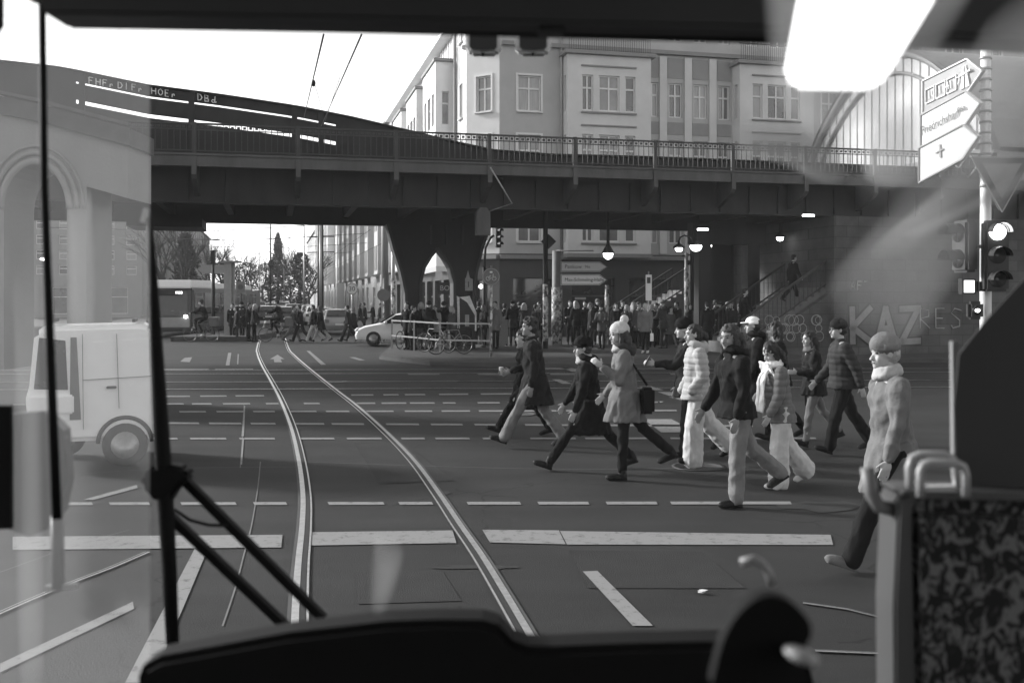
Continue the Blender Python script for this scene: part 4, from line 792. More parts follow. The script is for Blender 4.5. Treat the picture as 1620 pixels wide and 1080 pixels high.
CR = [  # kind, px, feet py, label, H, face, top, leg, hair
 (0, 645, 553, 'person in black waiting left of the pillar beside the small white sign', 1.75, 250, 'black', 'black', None), (1, 666, 552, 'pale hooded person waiting behind the cycle railing left of the pillar arch', 1.75, 260, 'dark', 'mid', 'light'),
 (0, 689, 551, 'dark clad person with pale shawl seen through the pillar arch', 1.62, 240, 'light', 'black', None), (4, 702, 551, 'person in black seen through the pillar arch with back turned', 1.75, 90, 'black', 'black', 'dark'), (1, 716, 553, 'stooping person in grey jacket by the right leg of the pillar', 1.6, 200, 'grey', 'dark', 'hairg'),
 (0, 757, 549, 'dark figure between the pillar and the bicycle sign post', 1.75, 100, 'black', 'black', None), (0, 798, 551, 'leftmost of three dark figures with backs turned right of the bicycle sign', 1.68, 80, 'black', 'black', None), (4, 812, 552, 'hooded dark figure, middle of three standing right of the bicycle sign', 1.8, 95, 'dark', 'black', 'black'), (1, 829, 551, 'dark figure with lighter shoulders just left of the curly haired man', 1.7, 90, 'char', 'black', None),
 (0, 902, 549, 'tall man in black facing the road right of the poster-covered post', 1.8, 270, 'black', 'black', None), (0, 926, 549, 'man in black coat and dark glasses between two sticker-covered posts', 1.78, 265, 'black', 'black', 'dark'), (4, 945, 549, 'bare-headed man in black left of the thin sticker-covered post', 1.84, 285, 'black', 'black', 'mid'),
 (3, 975, 552, 'person with long pale scarf right of the thin sticker-covered post', 1.75, 265, 'dark', 'black', None), (1, 992, 556, 'woman with folded arms in charcoal above the bobble hat', 1.65, 262, 'char', 'black', None), (5, 1021, 564, 'person in light jacket holding a white carrier bag at the kerb', 1.72, 250, None, None, None), (0, 1009, 556, 'dark figure just behind the person with the white bag', 1.75, 300, 'grey', 'black', None),
 (3, 1060, 556, 'woman in a long grey coat walking below the second sign post', 1.62, 300, 'grey', 'mid', None), (0, 1040, 551, 'dark figure in the shade left of the woman in the long grey coat', 1.7, 200, 'black', 'black', None), (0, 1120, 560, 'dark figure behind the dark-capped walker', 1.78, 90, 'black', 'black', None), (4, 1140, 558, 'hooded figure in the shade left of the stairs', 1.78, 120, 'black', 'black', 'char'), (0, 1158, 559, 'dark figure with pale hat at the foot of the stairs', 1.78, 200, 'dark', 'black', 'mid'), (1, 1104, 556, 'long haired figure in the shade by the lamp post', 1.7, 270, 'dark', 'black', None), (0, 855, 549, 'dark figure by the dark mast behind the curly haired man', 1.75, 200, 'black', 'black', None), (0, 884, 550, 'dark figure hidden behind the poster-covered post', 1.75, 240, 'dark', 'black', None),
]
for c in CR: kerbed(crowd(c[0], c[1], c[2] + (5 if c[1] < 720 else 0), c[3], c[4], c[5], c[6], c[7], c[8]))
XT = [(0, 652, 'hunched dark figure between two waiting people left of the pillar', 'black'), (4, 678, 'dark hooded head behind the pale hooded person', 'dark'), (0, 728, 'dark bystander against the right leg of the pillar', 'black'), (1, 766, 'dark woman at the right edge of the pillar by the bicycle sign', 'dark'), (0, 784, 'dark figure hiding the grey street cabinet', 'char'), (4, 820, 'hooded figure squeezed behind the three with backs turned', 'black'), (0, 846, 'tall dark figure behind the head of the curly haired man', 'black'),
 (1, 912, 'woman in black behind the tall man right of the poster-covered post', 'black'), (0, 936, 'dark bystander between the man in dark glasses and the bare-headed man', 'char'), (4, 952, 'dark bystander directly behind the thin sticker-covered post', 'black'), (0, 984, 'dark bystander behind the person with the long pale scarf', 'black'), (1, 1001, 'dark haired bystander behind the woman with folded arms', 'dark'), (0, 1032, 'dark bystander right of the light jacket and white bag', 'dark'), (4, 1050, 'dark hooded bystander behind the long grey coat', 'black'), (0, 1072, 'dark bystander right of the long grey coat', 'black'), (1, 1092, 'dark woman beside the curved lantern post', 'dark'), (0, 1130, 'broad dark bystander above the ponytailed woman', 'black'), (0, 1150, 'dark bystander nearest the stairs', 'dark'), (4, 1172, 'dark hooded bystander on the first stair step', 'black')]
for i, (k_, px, lb, m_) in enumerate(XT): kerbed(crowd(k_, px, 557 - (i * 7) % 9 if px > 720 else 559, lb, 1.62 + (i * 37 % 22) / 100, (i * 67) % 360, [m_, m_, 'grey', m_, 'mid', m_, 'char'][i % 7], ['black', 'dark', 'grey', 'black'][i % 4], ['hair', None, 'hairg', 'mid', None][i % 5]))
CR2 = [(2, 475, 541, 'left one of the two leading walkers crossing the street by the tracks', 1.75, 180, 'black', 'black', None), (2, 497, 541, 'walker in dark jacket and pale trousers crossing the far street', 1.74, 185, 'dark', 'cream', None), (3, 508, 541, 'last of the three walkers crossing the far street', 1.7, 180, 'black', 'light', None), (2, 551, 541, 'dark walker in front of the white car bonnet', 1.72, 180, 'black', 'black', None), (3, 560, 540, 'second dark walker beside the white car bonnet', 1.65, 180, 'black', 'dark', 'mid'),
 (0, 368, 538, 'dark waiting figure left of the pale column on the tram stop', 1.75, 270, 'black', 'black', None), (4, 383, 538, 'dark waiting figure right of the pale column on the tram stop', 1.8, 250, 'dark', 'black', None), (0, 393, 540, 'dark figure at the crossing left of the parked cycle wheel', 1.8, 0, 'black', 'black', None), (1, 402, 541, 'long haired dark figure beside the left rail', 1.74, 0, 'black', 'black', None), (0, 375, 540, 'short dark figure waiting in the tram stop group', 1.6, 200, 'char', 'black', None), (2, 463, 541, 'figure in mid-grey jacket stepping past the cyclist', 1.7, 0, 'grey', 'mid', None),
 (0, 577, 522, 'distant dark figure outside the shops left of the pillar', 1.7, 200, 'black', 'black', None), (1, 590, 521, 'distant dark figure by the shop window nearest the pillar', 1.7, 180, 'dark', 'black', None), (2, 601, 519, 'distant stroller on the shop pavement between the two masts', 1.7, 0, 'dark', 'grey', None), (3, 569, 520, 'distant stroller in a long coat near the round speed sign', 1.7, 0, 'black', 'black', None)]
for c in CR2: crowd(c[0], c[1], c[2], c[3], c[4], c[5], c[6], c[7], c[8], group='pedestrians across the far street')
for px, aa, zz, lb in ((1186, 12.3, .7, 'person in black with pale collar walking up the station stairs'), (1263, 14.2, 1.9, 'person in dark clothes near the top of the station stairs')):
    o = crowd(2, px, 560, lb, 1.72, 14, 'black', 'black', None, 'people on the station stairs'); p = Bp(aa, 2.4, zz); o.location = p
# ---------------------------------------------------------------- bicycles
def bicycle(label, loc, rz, rider=False, group='bicycles'):
    t = thing('bicycle', label, 'bicycle', loc, rz, group); RX = Matrix.Rotation(R(90), 3, 'X')
    for x in (-.52, .52):
        m = MB(); m.torus((x, 0, .35), .33, .018, RX, 28, 6); m.build('wheel', RUBBER, t); m = MB()
        for i in range(14): a = 2 * math.pi * i / 14; m.tube([(x, 0, .35), (x + .32 * math.cos(a), 0, .35 + .32 * math.sin(a))], .002, 3)
        m.torus((x, 0, .35), .31, .008, RX, 24, 5); m.build('rim', STEEL, t)
    m = MB(); bb = (-.08, 0, .3); sT = (-.2, 0, .82); hT = (.32, 0, .85)
    for a, b in ((bb, sT), (sT, hT), (bb, (.36, 0, .72)), (hT, (.36, 0, .72)), ((.36, 0, .72), (.52, 0, .35)), (bb, (-.52, 0, .35)), (sT, (-.52, 0, .35))): m.tube([a, b], .016, 6)
    m.build('frame', mat('bike_frame', .16, .35, .2), t)
    MB().ell((-.22, 0, .92), (.13, .07, .035)).build('saddle', BLACK, t); m = MB(); m.tube([(.32, 0, .85), (.3, 0, 1.0)], .014, 6); m.tube([(.25, -.27, 1.02), (.33, -.1, 1.03), (.33, .1, 1.03), (.25, .27, 1.02)], .013, 6); m.build('handlebar', BLACK, t)
    m = MB(); m.lathe([(.09, -.008), (.09, .008)], (-.08, .05, .3), 14, RX); m.bar((-.08, .07, .3), (.03, .07, .17), .02); m.build('crankset', STEEL, t); return t
b0 = bicycle('bicycle leaning at the railing below the pillar, its wheel facing the road', Vector(at(712, 566)) + Vector((0, 0, .12)), R(25))
for px, py, rz, lb in ((642, 556, 70, 'leftmost bicycle at the railing behind the white car'), (672, 557, 100, 'bicycle parked under the pillar arch'), (690, 563, 150, 'bicycle parked low before the pale shawl figure')):
    o = copy_tree(b0, Vector(at(px, py)) + Vector((0, 0, .12)), R(rz)); o['label'] = lb
def rider(label, bl_, px, py, rz, c='black', box=False):
    p = at(px, py); bk = copy_tree(b0, p, rz); bk['label'] = bl_; d = Vector((math.cos(rz), math.sin(rz), 0))
    o = person(label, 1.74, ((78, 80), (52, 75)), ((48, 25), (48, 25)), 18, (0, -5), 'm', ('jacket', c, 0), ('slim', 'black'), ('short', 'hair'), ('beanie', 'char'), det=0, group='cyclists'); o.location = Vector(p) - d * .2; o.rotation_euler = (0, 0, rz)
    o.location.z = .42
    if box: q_ = thing('cargo_box', 'pale delivery box strapped behind the cyclist ' + box, 'box', Vector(p) - d * .62 + Vector((0, 0, .72)), rz); m = MB(); m.box((0, 0, .22), (.42, .4, .42)); m.build('box', CLO['mid'], q_, bevel=.03); m = MB(); m.box((0, 0, .44), (.45, .43, .04)); m.build('lid', CLO['light'], q_)
    return o
rider('cyclist riding left in front of the tram stop', 'bicycle ridden past the oncoming tram', 318, 541, math.pi, 'black', 'by the tram')
rider('dark cyclist on the crossing between the two rails', 'bicycle ridden over the left rail', 438, 541, math.pi, 'black', 'between the rails')
# ---------------------------------------------------------------- cars, van and tram
def car(label, loc, rz, paint_, L=4.3, Wd=1.76, Hh=1.45, det=True, group='cars'):
    """hatchback facing local +X"""
    t = thing('parked_car' if group.startswith('cars parked') else 'car', label, 'car', loc, rz, group); k = L / 4.3; hw = Wd / 2
    prof = [(-2.12, .30), (-2.15, .62), (-2.08, .92), (-1.95, 1.0), (-1.55, 1.38), (-.9, 1.45), (.0, 1.44), (.4, 1.36), (1.05, .98), (1.75, .84), (2.05, .70), (2.15, .45), (2.1, .28)]
    low = [(p[0] * k, p[1]) for p in prof]; secs = []
    ys = [(-1, .94, .02), (-.97, .99, .0), (-.8, 1, 0), (.8, 1, 0), (.97, .99, 0), (1, .94, .02)]; vs = []; n = len(low)
    for yy, sx, dz_ in ((-1, .95, 0), (-.93, .985, .0), (0, 1, .0), (.93, .985, 0), (1, .95, 0)):
        for x, z in low:
            tuck = max(0, (z - .92)) * .34; vs.append((x * sx, yy * hw * (1 - tuck), .28 + (z * (Hh / 1.45) - .28) * (1 if abs(yy) < .5 else .985 if abs(yy) < .97 else .95)))
    fs = [(i * n + j, i * n + (j + 1) % n, (i + 1) * n + (j + 1) % n, (i + 1) * n + j) for i in range(4) for j in range(n)] + [tuple(range(n)), tuple(4 * n + j for j in range(n))[::-1]]
    m = MB(); m.add(vs, fs, True); b_ = m.build('body', paint_, t); b_.modifiers.new('b', 'BEVEL').width = .03; b_.modifiers['b'].segments = 2
    def ws_(x, z, y): return (x * k, y * hw * (1 - max(0, z - .92) * .34) * 1.0, z * Hh / 1.45)
    gm = GLASSD
    for nm, P in (('windscreen', [(.45, 1.35, -.86), (.45, 1.35, .86), (1.02, 1.0, .9), (1.02, 1.0, -.9)]), ('rear_window', [(-1.6, 1.36, -.8), (-1.6, 1.36, .8), (-1.93, 1.03, .86), (-1.93, 1.03, -.86)])):
        m = MB(); sgn = 1 if nm == 'windscreen' else -1; m.prism([Vector(ws_(x + sgn * .03, z, y)) + Vector((sgn * .0, 0, .035)) for x, z, y in P], (-sgn * .04, 0, -.03)); m.build(nm, gm, t)
    for sy in (-1, 1):
        m = MB(); P = [(.38, 1.33), (.95, .98), (-.45, .96), (-.5, 1.36)]; m.prism([Vector(ws_(x, z, sy * 1.004)) for x, z in P], (0, -sy * .02, 0)); m.build('side_window', gm, t); m = MB(); P = [(-.58, 1.36), (-.55, .96), (-1.75, .99), (-1.45, 1.33)]; m.prism([Vector(ws_(x, z, sy * 1.004)) for x, z in P], (0, -sy * .02, 0)); m.build('side_window', gm, t)
        if det: m = MB(); m.ell((.82 * k, sy * (hw + .08), 1.02), (.08, .1, .07)); m.build('wing_mirror', paint_, t)
        m = MB(); m.ell((2.02 * k, sy * hw * .72, .68), (.12, .2, .09)); m.build('headlight', mat('lamp_lens', .5, .1, .1), t); m = MB(); m.box((-2.1 * k, sy * hw * .8, .78), (.08, .22, .2)); m.build('tail_light', mat('tail_lens', .12, .2, .1), t)
        for x in (-1.3, 1.33):
            RX = Matrix.Rotation(R(90), 3, 'X'); m = MB(); m.lathe([(.2, -.1), (.3, -.11), (.325, -.06), (.325, .06), (.3, .11), (.2, .1)], (x * k, sy * (hw - .08), .325), 20, RX); wh = m.build('wheel', RUBBER, t); m = MB(); m.lathe([(.0, -.115), (.2, -.105), (.2, .105), (.0, .115)], (x * k, sy * (hw - .075), .325), 16, RX); m.build('rim', STEEL, wh)
    m = MB(); m.box((2.12 * k, 0, .42), (.06, hw * 1.2, .14)); m.build('grille', BLACK, t); m = MB(); m.box((2.15 * k, 0, .42), (.03, .5, .11)); m.box((-2.17 * k, 0, .6), (.03, .5, .11)); m.build('number_plate', SIGNW, t)
    return t
CARW = mat('car_paint_white', .8, .2, .03, spec=.6); CARG = mat('car_paint_silver', .3, .25, .05, metal=.4); CARD = mat('car_paint_dark', .03, .15, .1, spec=.7)
c0 = car('white hatchback nosing out from behind the bridge pillar', Vector(at(640, 546)), math.pi + .12, CARW)
sp = [(425, 512, CARD), (430, 499, CARG), (453, 516, CARD), (463, 503, CARW), (449, 494, CARW), (440, 489, CARG), (412, 491, CARG), (418, 486, CARD)]
lbs = ['dark car queuing left of the far mast', 'silver car further back in the left lane', 'dark car with its rear towards us in the middle of the far street', 'white car beyond the dark one in the far street', 'small white car deep in the street below the conifer', 'tiny silver car far down the street', 'tiny silver car by the tram stop trees', 'tiny dark car farthest down the street']
for (px, py, pm), lb in zip(sp, lbs):
    o = copy_tree(c0, Vector(at(px, py)), math.atan2(V.y, V.x)); o['label'] = lb; o['group'] = 'cars in the far street'; recolour(o, 'body', pm)
pk = [(534, 528, 'pale parked car nearest, behind the walkers on the right of the street'), (512, 520, 'second parked car in the right-hand row'), (500, 514, 'third parked car in the right-hand row'), (491, 509, 'fourth parked car in the right-hand row'), (484, 505, 'fifth parked car in the right-hand row'), (478, 501, 'sixth parked car in the right-hand row, just before the trees'), (473, 498, 'last visible parked car in the right-hand row')]
for i, (px, py, lb) in enumerate(pk):
    o = copy_tree(c0, Vector(at(px, py)), math.atan2(V.y, V.x) + math.pi * 0); o['label'] = lb; o['group'] = 'cars parked along the kerb'; o.name = 'parked_car'; recolour(o, 'body', [CARG, CARD, CARW, CARG][i % 4])
# white van at the left
vn = thing('van', 'white panel van seen from the rear quarter at the left edge behind the wiper', 'van', G(140, 740), 0)
VO = G(150, 728); vn.location = (VO.x, VO.y, 0); vn.rotation_euler = (0, 0, R(19)); vn.scale = (.97, 1, .97)
m = MB(); sy = .62; pr = [(-.72, .34), (-.76, .9), (-.72, 1.05), (-.66, 1.72), (-.55, 1.80), (.62, 1.82), (.72, 1.76), (.76, 1.2), (.76, .34)]
m.prism([Vector((x, -sy, z)) for x, z in pr], (0, 2 * sy, 0)); m.build('body', CARW, vn, bevel=.06)
m = MB(); m.prism([Vector((x, -sy - .012, z)) for x, z in [(-.66, 1.02), (-.60, 1.66), (-.30, 1.62), (-.27, 1.0)]], (0, .03, 0)); m.build('window', GLASSD, vn, bevel=.004)
m = MB(); m.prism([Vector((x, -sy - .01, z)) for x, z in [(-.25, .62), (-.24, 1.66), (-.17, 1.66), (-.12, .62)]], (0, .03, 0)); m.build('tail_light', mat('tail_lens'), vn)
m = MB(); m.prism([Vector((x, -sy - .006, z)) for x, z in [(-.06, .55), (-.05, 1.6), (.7, 1.64), (.7, .55)]], (0, .02, 0)); m.build('side_panel', CARW, vn, bevel=.01)
m = MB(); m.box((-.45, -sy - .01, .82), (.5, .06, .24)); m.build('bumper', CARW, vn, bevel=.02)
for x, y in ((.4, -sy + .06), (.4, sy - .06), (-.42, sy - .06)):
    RX = Matrix.Rotation(R(90), 3, 'X'); m = MB(); m.lathe([(.16, -.09), (.26, -.1), (.28, -.05), (.28, .05), (.26, .1), (.16, .09)], (x, y, .28), 22, RX); wh = m.build('wheel', RUBBER, vn); m = MB(); m.lathe([(0, -.105), (.14, -.095), (.17, -.105), (.17, .1), (0, .1)], (x, y, .28), 18, RX); m.build('rim', STEEL, wh)
for nm_, pl_ in (('door_seam', [((-.10, 1.7), (-.09, .5)), ((.30, 1.7), (.33, .75)), ((-.10, 1.12), (.72, 1.15))]),):
    for (x0, z0), (x1, z1) in pl_: MB().bar((x0, -sy - .028, z0), (x1, -sy - .028, z1), .012, .006).build(nm_, BLACK, vn)
m = MB(); m.box((.24, -sy - .04, 1.02), (.12, .03, .035)); m.build('door_handle', BLACK, vn, bevel=.008); m = MB(); m.box((-.45, -sy - .02, .58), (.3, .02, .1)); m.build('number_plate', SIGNW, vn)
m = MB(); m.torus((.4, -sy - .005, .31), .32, .03, Matrix.Rotation(R(90), 3, 'X'), 20, 6, 0, math.pi); m.build('wheel_arch', BLACK, vn)
for x in (-.5, .5): MB().bar((x, -.5, 1.86), (x, .5, 1.86), .04).build('roof_bar', BLACK, vn)
# oncoming tram
tr = thing('tram', 'oncoming tram with white roof fairing, dark windscreen and one lit headlamp', 'tram', W(268, 533, 52.5)); tr.location.z = 0; tr.scale = (1, 1, 1.06); tr.rotation_euler = (0, 0, math.atan2(-V.y, -V.x) + R(-7))
# local +X is the front
m = MB(); hw = 1.2; pr = [(0.0, .25), (.06, .8), (.02, 1.1), (-.25, 2.3), (-.3, 2.45), (-26, 2.45), (-26, .25)]
m.prism([Vector((x, -hw, z)) for x, z in pr], (0, 2 * hw, 0)); m.build('body', mat('tram_body_dark', .05, .3, .1), tr, bevel=.12)
m = MB(); m.prism([Vector((x, -hw * .92, z)) for x, z in [(-.1, 2.42), (-.25, 2.85), (-6, 2.9), (-6, 2.42)]], (0, 2 * hw * .92, 0))
for i in range(3): m.box((-9.5 - i * 5.6, 0, 2.62), (4.6, 1.9, .35))
m.build('roof_fairing', CARW, tr, bevel=.06)
m = MB(); m.prism([Vector((.07, -.95, 1.05)), Vector((.07, .95, 1.05)), Vector((-.2, .88, 2.3)), Vector((-.2, -.88, 2.3))], (-.05, 0, 0)); m.build('windscreen', GLASSD, tr)
m = MB(); m.box((.06, 0, .72), (.1, 2.15, .5)); m.build('front_skirt', mat('tram_skirt', .3, .4, .1), tr, bevel=.04)
for sy_ in (-1, 1): MB().ell((.13, sy_ * .85, 1.02), (.05, .1, .08)).build('headlight', LAMP if sy_ > 0 else mat('lamp_lens'), tr)
m = MB(); m.box((-.1, 0, 2.2), (.06, 1.3, .22)); m.build('destination_display', BLACK, tr); text('M10', .2, mat('led_text', .8, .5, 0, emit=1.5), tr, (-.05, .3, 2.2), (R(90), 0, R(90)))
m = MB()
for i in range(18): MB().box((-1.6 - (i // 2) * 2.6, hw * (1 - 2 * (i % 2)), 1.65), (2.1, .04, 1.1)).build('side_window', GLASSD, tr)
# ---------------------------------------------------------------- trees
BARK = mat('bark', .05, .9, .3, 8, .5); LEAFD = mat('evergreen_foliage', .05, .85, .5, 3); BARKF = mat('bark_pale', .09, .9, .3, 8)
def bare_tree(label, loc, H, seed, spread=.5, group='bare street trees', m_=None):
    rnd = random.Random(seed); t = thing('tree', label, 'tree', loc, 0, group); tk = MB(); cr_ = MB()
    def grow(p, d, L, r, lv):
        mid = p + d * L * .5 + Vector((rnd.uniform(-1, 1), rnd.uniform(-1, 1), 0)) * L * .06; q = p + d * L
        (tk if lv == 0 else cr_).tube([p, mid, q], [r, r * .85, r * .65], 6 if lv < 2 else 3, caps=False)
        if lv >= 5: return
        for _ in range(2 + (lv < 4) + (rnd.random() < .4)):
            a = rnd.uniform(0, 6.28); sp_ = rnd.uniform(.3, .9) * spread * 1.5; dd = (d + Vector((math.cos(a), math.sin(a), rnd.uniform(-.1, .35))) * sp_).normalized()
            grow(p + d * L * rnd.uniform(.55, 1), dd, L * rnd.uniform(.55, .82), r * .55, lv + 1)
    grow(Vector((0, 0, 0)), Vector((rnd.uniform(-.06, .06), 0, 1)).normalized(), H * .3, H * .018, 0)
    tk.build('trunk', m_ or BARK, t); cr_.build('crown', m_ or BARK, t); return t
def leafy(label, loc, H, rw__, seed, shape='cone', group='evergreens down the street'):
    rnd = random.Random(seed); t = thing('tree', label, 'tree', loc, 0, group); MB().tube([(0, 0, 0), (0, 0, H * .9)], [H * .02, H * .004], 8).build('trunk', BARK, t); m = MB()
    for _ in range(2600):
        z = rnd.uniform(.12, 1); k = (1 - z) ** .8 if shape == 'cone' else math.sin(math.pi * min(1, z * .98)) ** .6; k *= rw__ * (1 + .25 * math.sin(z * 23 + seed)); a = rnd.uniform(0, 6.28); q = rnd.random() ** .4
        c = Vector((math.cos(a) * k * q, math.sin(a) * k * q, z * H)); s_ = H * .022; u_ = Vector((rnd.gauss(0, 1), rnd.gauss(0, 1), rnd.gauss(0, .6))).normalized() * s_; v_ = Vector((rnd.gauss(0, 1), rnd.gauss(0, 1), rnd.gauss(0, 1))).normalized() * s_ * .6
        m.add([c - u_, c + v_, c + u_, c - v_], [(0, 1, 2, 3)])
    m.build('crown', LEAFD, t); return t
TL = [(262, 75, 12, 1, 'gnarled bare tree right behind the white-roofed tram'), (288, 78, 11, 2, 'bare tree with ivy clad stem before the tall block'), (305, 100, 10, 3, 'slim bare tree left of the arrow sign'), (335, 120, 12, 4, 'bare tree behind the arrow sign'), (352, 140, 13, 5, 'pale bare tree right of the arrow sign'), (378, 160, 14, 6, 'bare tree above the tram stop column'), (398, 180, 13, 7, 'bare tree left of the conifer'), (415, 210, 15, 8, 'far bare tree beside the conifer'), (460, 200, 14, 9, 'far bare tree right of the conifer'), (473, 150, 12, 10, 'bare tree at the head of the parked cars'), (481, 120, 11, 11, 'bare kerbside tree behind the parked cars'), (488, 100, 9, 12, 'nearest bare kerbside tree on the right side of the street'), (445, 240, 16, 13, 'farthest bare tree over the street'), (365, 110, 9, 14, 'small bare tree behind the tram stop')]
for px, d, H, sd_, lb in TL: p = W(px, 500, d); bare_tree(lb, (p.x, p.y, 0), H, sd_)
for px, d, H, r, sh_, lb in ((440, 170, 13, 2.8, 'cone', 'tall dark conifer above the far cars'), (293, 80, 7.2, 1.1, 'col', 'ivy-dark columnar evergreen beside the tall block'), (476, 110, 7, 1.6, 'col', 'dark rounded evergreen over the parked cars'), (425, 230, 10, 5, 'col', 'wide hazy evergreen left of the conifer'), (390, 200, 9, 5, 'col', 'low wide evergreen behind the tram stop'), (352, 170, 8, 5, 'col', 'low evergreen behind the arrow sign')):
    p = W(px, 500, d); leafy(lb, (p.x, p.y, 0), H, r, int(px), sh_)
# ---------------------------------------------------------------- posts, signs, signals, lamps
STK = None
def stickers():
    m = bpy.data.materials.new('sticker_covered_metal'); m.use_nodes = True; t = m.node_tree; p = t.nodes['Principled BSDF']; tc = t.nodes.new('ShaderNodeTexCoord'); mp = t.nodes.new('ShaderNodeMapping'); mp.inputs['Scale'].default_value = (9, 9, 7)
    v = t.nodes.new('ShaderNodeTexVoronoi'); v.distance = 'CHEBYCHEV'; v.inputs['Scale'].default_value = 1.3; r = t.nodes.new('ShaderNodeValToRGB'); r.color_ramp.interpolation = 'CONSTANT'
    for i, (a, c) in enumerate(((0, .06), (.3, .3), (.5, .12), (.62, .5), (.82, .2))):
        e = r.color_ramp.elements[i] if i < 2 else r.color_ramp.elements.new(a); e.position = a; e.color = (c, c, c, 1)
    L = t.links.new; L(tc.outputs['Object'], mp.inputs[0]); L(mp.outputs[0], v.inputs['Vector']); L(v.outputs['Color'], r.inputs[0]); L(r.outputs[0], p.inputs['Base Color']); p.inputs['Roughness'].default_value = .7; return m
STK = stickers()
def post(name, label, cat, px, pyb, z1, r, m, z0=0, d=None, pole_section=None, group=None):
    p = G(px, pyb) if d is None else W(px, 500, d); t = thing(name, label, cat, (p.x, p.y, z0), 0, group); MB().tube([(0, 0, 0), (0, 0, z1)], [r, r * .9], 12).build('pole', m, t)
    if pole_section: k = MB(); k.tube([(0, 0, pole_section[0]), (0, 0, pole_section[1])], r * 1.08, 14); k.build('stickers', STK, t)
    return t
RXf = Matrix.Rotation(R(90), 3, 'X')
def disc(t, z, r, m, rim=None, y=-.05, th=.012, nm='sign_plate'):
    o = MB().lathe([(r, -th / 2), (r, th / 2)], (0, y, z), 32, RXf, sm=False).build(nm, m, t)
    if rim: MB().torus((0, y - .008, z), r * .93, r * .05, RXf, 32, 6).build('sign_rim', rim, t)
    return o
def signal(t, x, z, ang=0, lit=None, n=3, s=1.0, y=-.18):
    """three lens traffic light head; lit: index from the top"""
    e = empty('signal_head', (x, y, z), ang); e.parent = t; m = MB(); m.box((0, 0, 0), (.3 * s, .16 * s, .3 * n * s)); m.build('housing', BLACK, e, bevel=.03 * s)
    for i in range(n):
        zz = (n - 1) / 2 * .3 * s - i * .3 * s; MB().lathe([(.1 * s, 0), (.1 * s, .02)], (0, -.08 * s, zz), 20, RXf).build('lens', LAMP if i == lit else mat('signal_lens_dark', .03, .2, .1), e)
        k = MB(); k.torus((0, -.16 * s, zz), .115 * s, .006, RXf, 14, 4, 0, math.pi); vs = []
        for j in range(13): a = math.pi * j / 12; vs += [(.118 * s * math.cos(a), -.08 * s, zz + .118 * s * math.sin(a)), (.118 * s * math.cos(a), -.27 * s, zz + .118 * s * math.sin(a) - .01)]
        k.add(vs, [(2 * j, 2 * j + 1, 2 * j + 3, 2 * j + 2) for j in range(12)]); k.build('visor', BLACK, e)
    return e
# round cycle sign
t = post('cycle_sign', 'round bicycle path sign on a sticker-covered pole at the kerb', 'road sign', 777, 570, 3.15, .04, STEEL, pole_section=(.3, 2.4)); s = 1; disc(t, 2.78, .29, SIGND, SIGNG)
k = MB()
for x in (-.1, .1): k.torus((x, -.062, 2.72), .065, .008, RXf, 18, 5)
k.tube([(-.1, -.062, 2.72), (-.03, -.062, 2.82), (.06, -.062, 2.82), (0, -.062, 2.72), (-.03, -.062, 2.82)], .008, 5); k.tube([(.1, -.062, 2.72), (.06, -.062, 2.86), (.09, -.062, 2.87)], .008, 5); k.tube([(-.1, -.062, 2.72), (0, -.062, 2.72)], .008, 5); k.build('bicycle_symbol', SIGNW, t)
MB().box((0, -.06, 2.93), (.09, .01, .06)).build('sticker', SIGNW, t)
# signal on a curved mast
t = post('traffic_light', 'traffic light on a curved mast at the right edge of the pillar', 'traffic light', 766, 552, 3.3, .07, BRIDGE); p = MB(); p.tube([(0, 0, 3.3), (.05, 0, 4.1), (.25, 0, 4.5), (.4, 0, 4.6)], .05, 8); p.build('mast_arm', BRIDGE, t); signal(t, .56, 4.5, R(40), None, 3, .9)
# dark diamond sign and mast
t = post('sign_post', 'dark mast with a small diamond sign seen from behind', 'sign post', 863, 556, 5.6, .1, BRIDGE, pole_section=(.4, 2.6)); k = MB(); k.box((.12, .05, 4.25), (.42, .03, .42), M=Matrix.Rotation(R(45), 3, 'Y')); k.build('sign_plate', DARKM, t)
# thick poster-covered post with direction signs
gp = G(881, 551); t = thing('direction_sign', 'two arrow-shaped direction signs pointing right on a thick poster-covered post', 'direction sign', (gp.x, gp.y, 0))
MB().tube([(0, 0, 0), (0, 0, 4.0)], [.2, .19], 16).build('pole', mat('post_grey', .16, .7, .15), t); MB().tube([(0, 0, .02), (0, 0, 2.5)], .22, 18).build('posters', STK, t)
dd = gp.y - .25; sc_ = dd / F
def arrow(px0, px1, y0, y1, m, txt, tm, size):
    a = W(px0, y0, dd) - Vector((gp.x, gp.y, 0)); b = W(px1, y1, dd) - Vector((gp.x, gp.y, 0)); tipx = b.x; hx = (a.z - b.z) * .75
    P = [(a.x, a.z), (tipx - hx, a.z), (tipx, (a.z + b.z) / 2), (tipx - hx, b.z), (a.x, b.z)]
    k = MB(); k.prism([(x, -.25, z) for x, z in P], (0, .03, 0)); o = k.build('sign_plate', m, t); k = MB(); cz = (a.z + b.z) / 2; Q = [((a.x + tipx) / 2 + (x - (a.x + tipx) / 2) * .975, cz + (z - cz) * .86) for x, z in P]
    for (x0, z0), (x1, z1) in zip(Q, Q[1:] + Q[:1]): k.bar((x0, -.285, z0), (x1, -.285, z1), .02)
    k.build('sign_border', tm, t); text(txt, size, tm, t, (a.x + .16, -.27, cz), (R(90), 0, 0)); return a, tipx, cz
a, tx, cz = arrow(887, 961, 414, 430, mat('sign_mid_retro', .7, .5, .05), 'Pankow', SIGND, .22); text('96a', .16, SIGND, t, (a.x + .98, -.27, cz), (R(90), 0, 0))
arrow(887, 961, 434, 451, mat('sign_white_retro', .95, .5, .03), 'Max-Schmeling-Halle', INK, .19)
